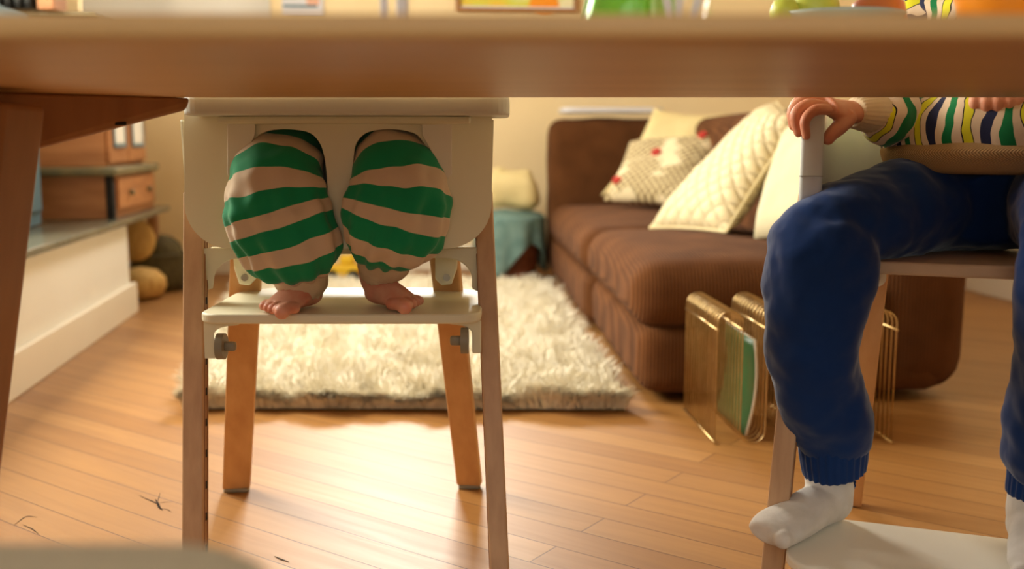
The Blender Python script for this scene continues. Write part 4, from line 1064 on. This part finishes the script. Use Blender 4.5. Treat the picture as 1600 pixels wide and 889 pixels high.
# right hand: palm over the backrest end, four fingers down its left side, thumb on the right
palm=W(1308,172,1.452)
loft(mb,[(*wrR,.020,.015),(*W(1328,174,1.465),.022,.014),(*palm,.027,.0135),(*W(1290,163,1.44),.028,.011)],5,20,ref=(0,.9,.4))
fing=[((1293,160,1.475),(1262,153,1.472),(1242,164,1.468),(1240,184,1.466),.0078),
      ((1292,163,1.452),(1259,158,1.446),(1239,172,1.440),(1240,197,1.438),.0082),
      ((1292,168,1.430),(1262,164,1.422),(1243,180,1.415),(1248,207,1.413),.0082),
      ((1296,172,1.412),(1274,172,1.402),(1258,188,1.396),(1260,212,1.394),.0072)]
nails=[]
for a,b,c,d,r in fing:
    P_=[W(*a),W(*b),W(*c),W(*d)]; tube(mb,P_,[r*1.05,r*1.08,r,r*.85],14,n=4); ball(mb,P_[-1],r*.86,12,8); ball(mb,P_[1],r*1.12,12,8)
P_=[W(1325,182,1.445),W(1312,198,1.43),W(1301,208,1.422),W(1294,217,1.416)]
tube(mb,P_,[.014,.0115,.0100,.0085],14,n=4); ball(mb,P_[-1],.0088,12,8)
# left hand hanging, relaxed fingers
pl_=W(1553,140,1.44)
loft(mb,[(*wrL,.018,.015),(*V((.72,1.435,.735)),.020,.014),(*V((.69,1.44,.728)),.024,.013),(*W(1552,148,1.442),.028,.012)],5,20,ref=(1,0,0))
for px,dl,r,dep in ((1522,0,.0072,1.452),(1540,4,.0078,1.444),(1558,6,.008,1.438),(1576,2,.0076,1.434)):
    P_=[W(px+4,142,dep),W(px,160,dep-.012),W(px+3,178+dl,dep-.006),W(px+8,191+dl,dep+.006)]
    tube(mb,P_,[r*1.1,r*1.06,r,r*.85],14,n=4); ball(mb,P_[-1],r*.86,12,8)
P_=[V((.71,1.425,.722)),W(1590,160,1.425),W(1592,176,1.42)]; tube(mb,P_,[.012,.0105,.0085],14,n=4); ball(mb,P_[-1],.0088,12,8)
build('body',mb,M['skin'],ch,mods=[('remesh',.0022),('smooth',3)])
# eyes and hair
M['eye']=pm('eye_white',(.85,.83,.8,1),None,9,rough=.15,bump=0); 
for s in (-1,1):
    mb=MB(); ball(mb,hdc+V((s*.028-.012,-.073,.0)),.0115,16,10); e=build('eye',mb,M['eye'],ch)
    mb=MB(); ball(mb,hdc+V((s*.028-.013,-.083,.0)),.0045,12,8); build('iris',mb,M['black'],e)
mb=MB(); loft(mb,[(*(hdc+V((0,.045,-.07))),.05,.035),(*(hdc+V((0,.03,-.02))),.078,.065),(*(hdc+V((0,.015,.04))),.082,.088),(*(hdc+V((0,.008,.085))),.062,.075),(*(hdc+V((0,.01,.112))),.02,.025)],6,48,disp=lambda q,T,a:.004*math.sin(a*23+T*40)+.004*noise.noise(q*40))
build('hair',mb,M['hair'],ch)
# socks
for h_,t_,a_,sg in ((heelR,toeR,ankR,-1),(heelL,toeL,ankL,1)):
    mb=MB(); foot(mb,h_,t_,a_,.0048,sg); build('sock',mb,M['sock'],ch,mods=[('remesh',.0026),('smooth',3),('displace',.02,.0016)])
# sweatpants
def Pn(px,py,d,r1,r2): p=W(px,py,d); return (p.x,p.y,p.z,r1,r2)
mb=MB()
# pelvis + lap
loft(mb,[(.735,1.60,.60,.12,.085),(.73,1.56,.57,.135,.085),(.725,1.50,.562,.13,.07),(.72,1.46,.56,.10,.055)],5,32,ref=CR)
loft(mb,[(.735,1.565,.53,.13,.09),(.737,1.565,.60,.125,.088),(.74,1.565,.66,.115,.08)],4,32,ref=CR)
# right thigh and shin
loft(mb,[(.67,1.56,.560,.076,.078),(.56,1.49,.549,.070,.073),(.47,1.43,.533,.062,.066),(.415,1.395,.512,.060,.060),(.388,1.385,.485,.052,.056)],6,32,ref=(0,0,1))
ball(mb,(.392,1.385,.503),(.047,.055,.054),24,16)
def sh(px0,px1,py,d,ry): a=W(px0,py,d); b=W(px1,py,d); return ((a.x+b.x)/2,d,a.z,(b.x-a.x)/2,ry)
loft(mb,[sh(1208,1345,362,1.39,.05),sh(1194,1366,385,1.385,.064),sh(1191,1372,425,1.387,.068),sh(1195,1360,470,1.392,.066),sh(1199,1347,520,1.398,.062),sh(1205,1339,565,1.405,.060),sh(1213,1351,605,1.413,.056),sh(1223,1361,645,1.42,.054),sh(1236,1362,673,1.427,.050),sh(1248,1357,692,1.433,.045),sh(1256,1350,703,1.438,.040)],5,40)
# left thigh and shin
loft(mb,[(.80,1.53,.565,.085,.078),(.765,1.42,.558,.078,.074),(.725,1.32,.548,.068,.068),(.70,1.27,.53,.060,.06),(.695,1.255,.505,.05,.05)],6,32,ref=(1,0,0))
loft(mb,[(.70,1.265,.55,.05,.045),(.70,1.268,.50,.064,.062),(.703,1.28,.44,.066,.064),(.715,1.30,.36,.062,.062),(.722,1.32,.28,.060,.06),(.722,1.335,.225,.062,.058),(.72,1.342,.195,.045,.042)],5,32)
pn=build('sweatpants',mb,M['pants'],ch,mods=[('remesh',.004),('smooth',18),('displace',.10,.024),('displace',.035,.0035)])
mb=MB(); 
rb=lambda q,T,a:.0013*math.sin(a*26)
loft(mb,[sh(1250,1354,688,1.437,.046),sh(1250,1354,704,1.439,.046),sh(1253,1352,724,1.441,.044),sh(1257,1350,735,1.443,.042),sh(1266,1342,736,1.443,.034)],5,104,disp=rb)
build('ankle_cuff',mb,M['pants'],ch); mb=MB()
loft(mb,[(.72,1.342,.215,.044,.042),(.72,1.344,.195,.042,.04),(.72,1.346,.172,.041,.039),(.72,1.346,.170,.03,.03)],5,104,disp=rb)
build('ankle_cuff',mb,M['pants'],ch)
# striped top
def sw(seed,amp=.010): return lambda q,T,a: min(1,T/.04)*(amp*noise.noise(q*13+V((seed,0,0)))+amp*.6*noise.noise(q*32+V((0,seed,0))))
mb=MB()
loft(mb,[(.722,1.515,.634,.146,.091),(.722,1.515,.641,.160,.107),(.722,1.515,.655,.168,.114),(.730,1.53,.69,.155,.105),(.745,1.56,.78,.135,.09),(.76,1.575,.86,.135,.08),(.775,1.582,.905,.085,.06),(.78,1.583,.93,.05,.048)],8,96,ref=CR,disp=sw(2,.014),caps=False)
build('top_body',mb,M['shirta'],ch,mods=[('solid',.003,1)])
mb=MB()
loft(mb,[(.722,1.515,.606,.145,.094),(.722,1.515,.611,.160,.111),(.722,1.515,.634,.170,.121),(.722,1.515,.646,.160,.112)],5,160,ref=CR,disp=lambda q,T,a:.0008*math.sin(a*80)+.006*noise.noise(q*9),caps=False)
build('hem_band',mb,M['ribband'],ch,mods=[('solid',.003,1)])
mb=MB()
w0=W(1362,178,1.49)
loft(mb,[(.70,1.60,.89,.05,.055),(*shR,.052,.052),(.655,1.615,.80,.055,.052),(.652,1.61,.735,.058,.055),(.640,1.598,.695,.056,.052),(.61,1.57,.685,.052,.052),(.575,1.54,.683,.048,.048),(w0.x+.025,1.505,w0.z-.004,.044,.042),(w0.x,1.49,w0.z,.030,.028)],8,48,disp=sw(7,.014))
build('sleeve',mb,M['shirtt'],ch); mb=MB()
loft(mb,[(.84,1.56,.89,.05,.055),(*shL,.052,.052),(.915,1.48,.81,.055,.052),(*elL,.054,.05),(.85,1.42,.732,.046,.044),(.785,1.43,.73,.036,.034)],8,48,disp=sw(9,.012))
build('sleeve',mb,M['shirtt'],ch)
mb=MB()
c0=W(1372,178,1.495); c1=W(1333,176,1.468)
loft(mb,[(*c0,.029,.027),(*c0.lerp(c1,.3),.029,.027),(*c0.lerp(c1,.9),.025,.022),(*c1,.020,.017)],5,72,disp=lambda q,T,a:.0008*math.sin(a*24))
build('wrist_cuff',mb,M['rib'],ch); mb=MB(); d0=V((.79,1.43,.73)); d1=V((.745,1.43,.729)); loft(mb,[(*d0,.032,.03),(*d0.lerp(d1,.9),.026,.023),(*d1,.02,.018)],5,72,disp=lambda q,T,a:.0008*math.sin(a*24))
build('wrist_cuff',mb,M['rib'],ch)
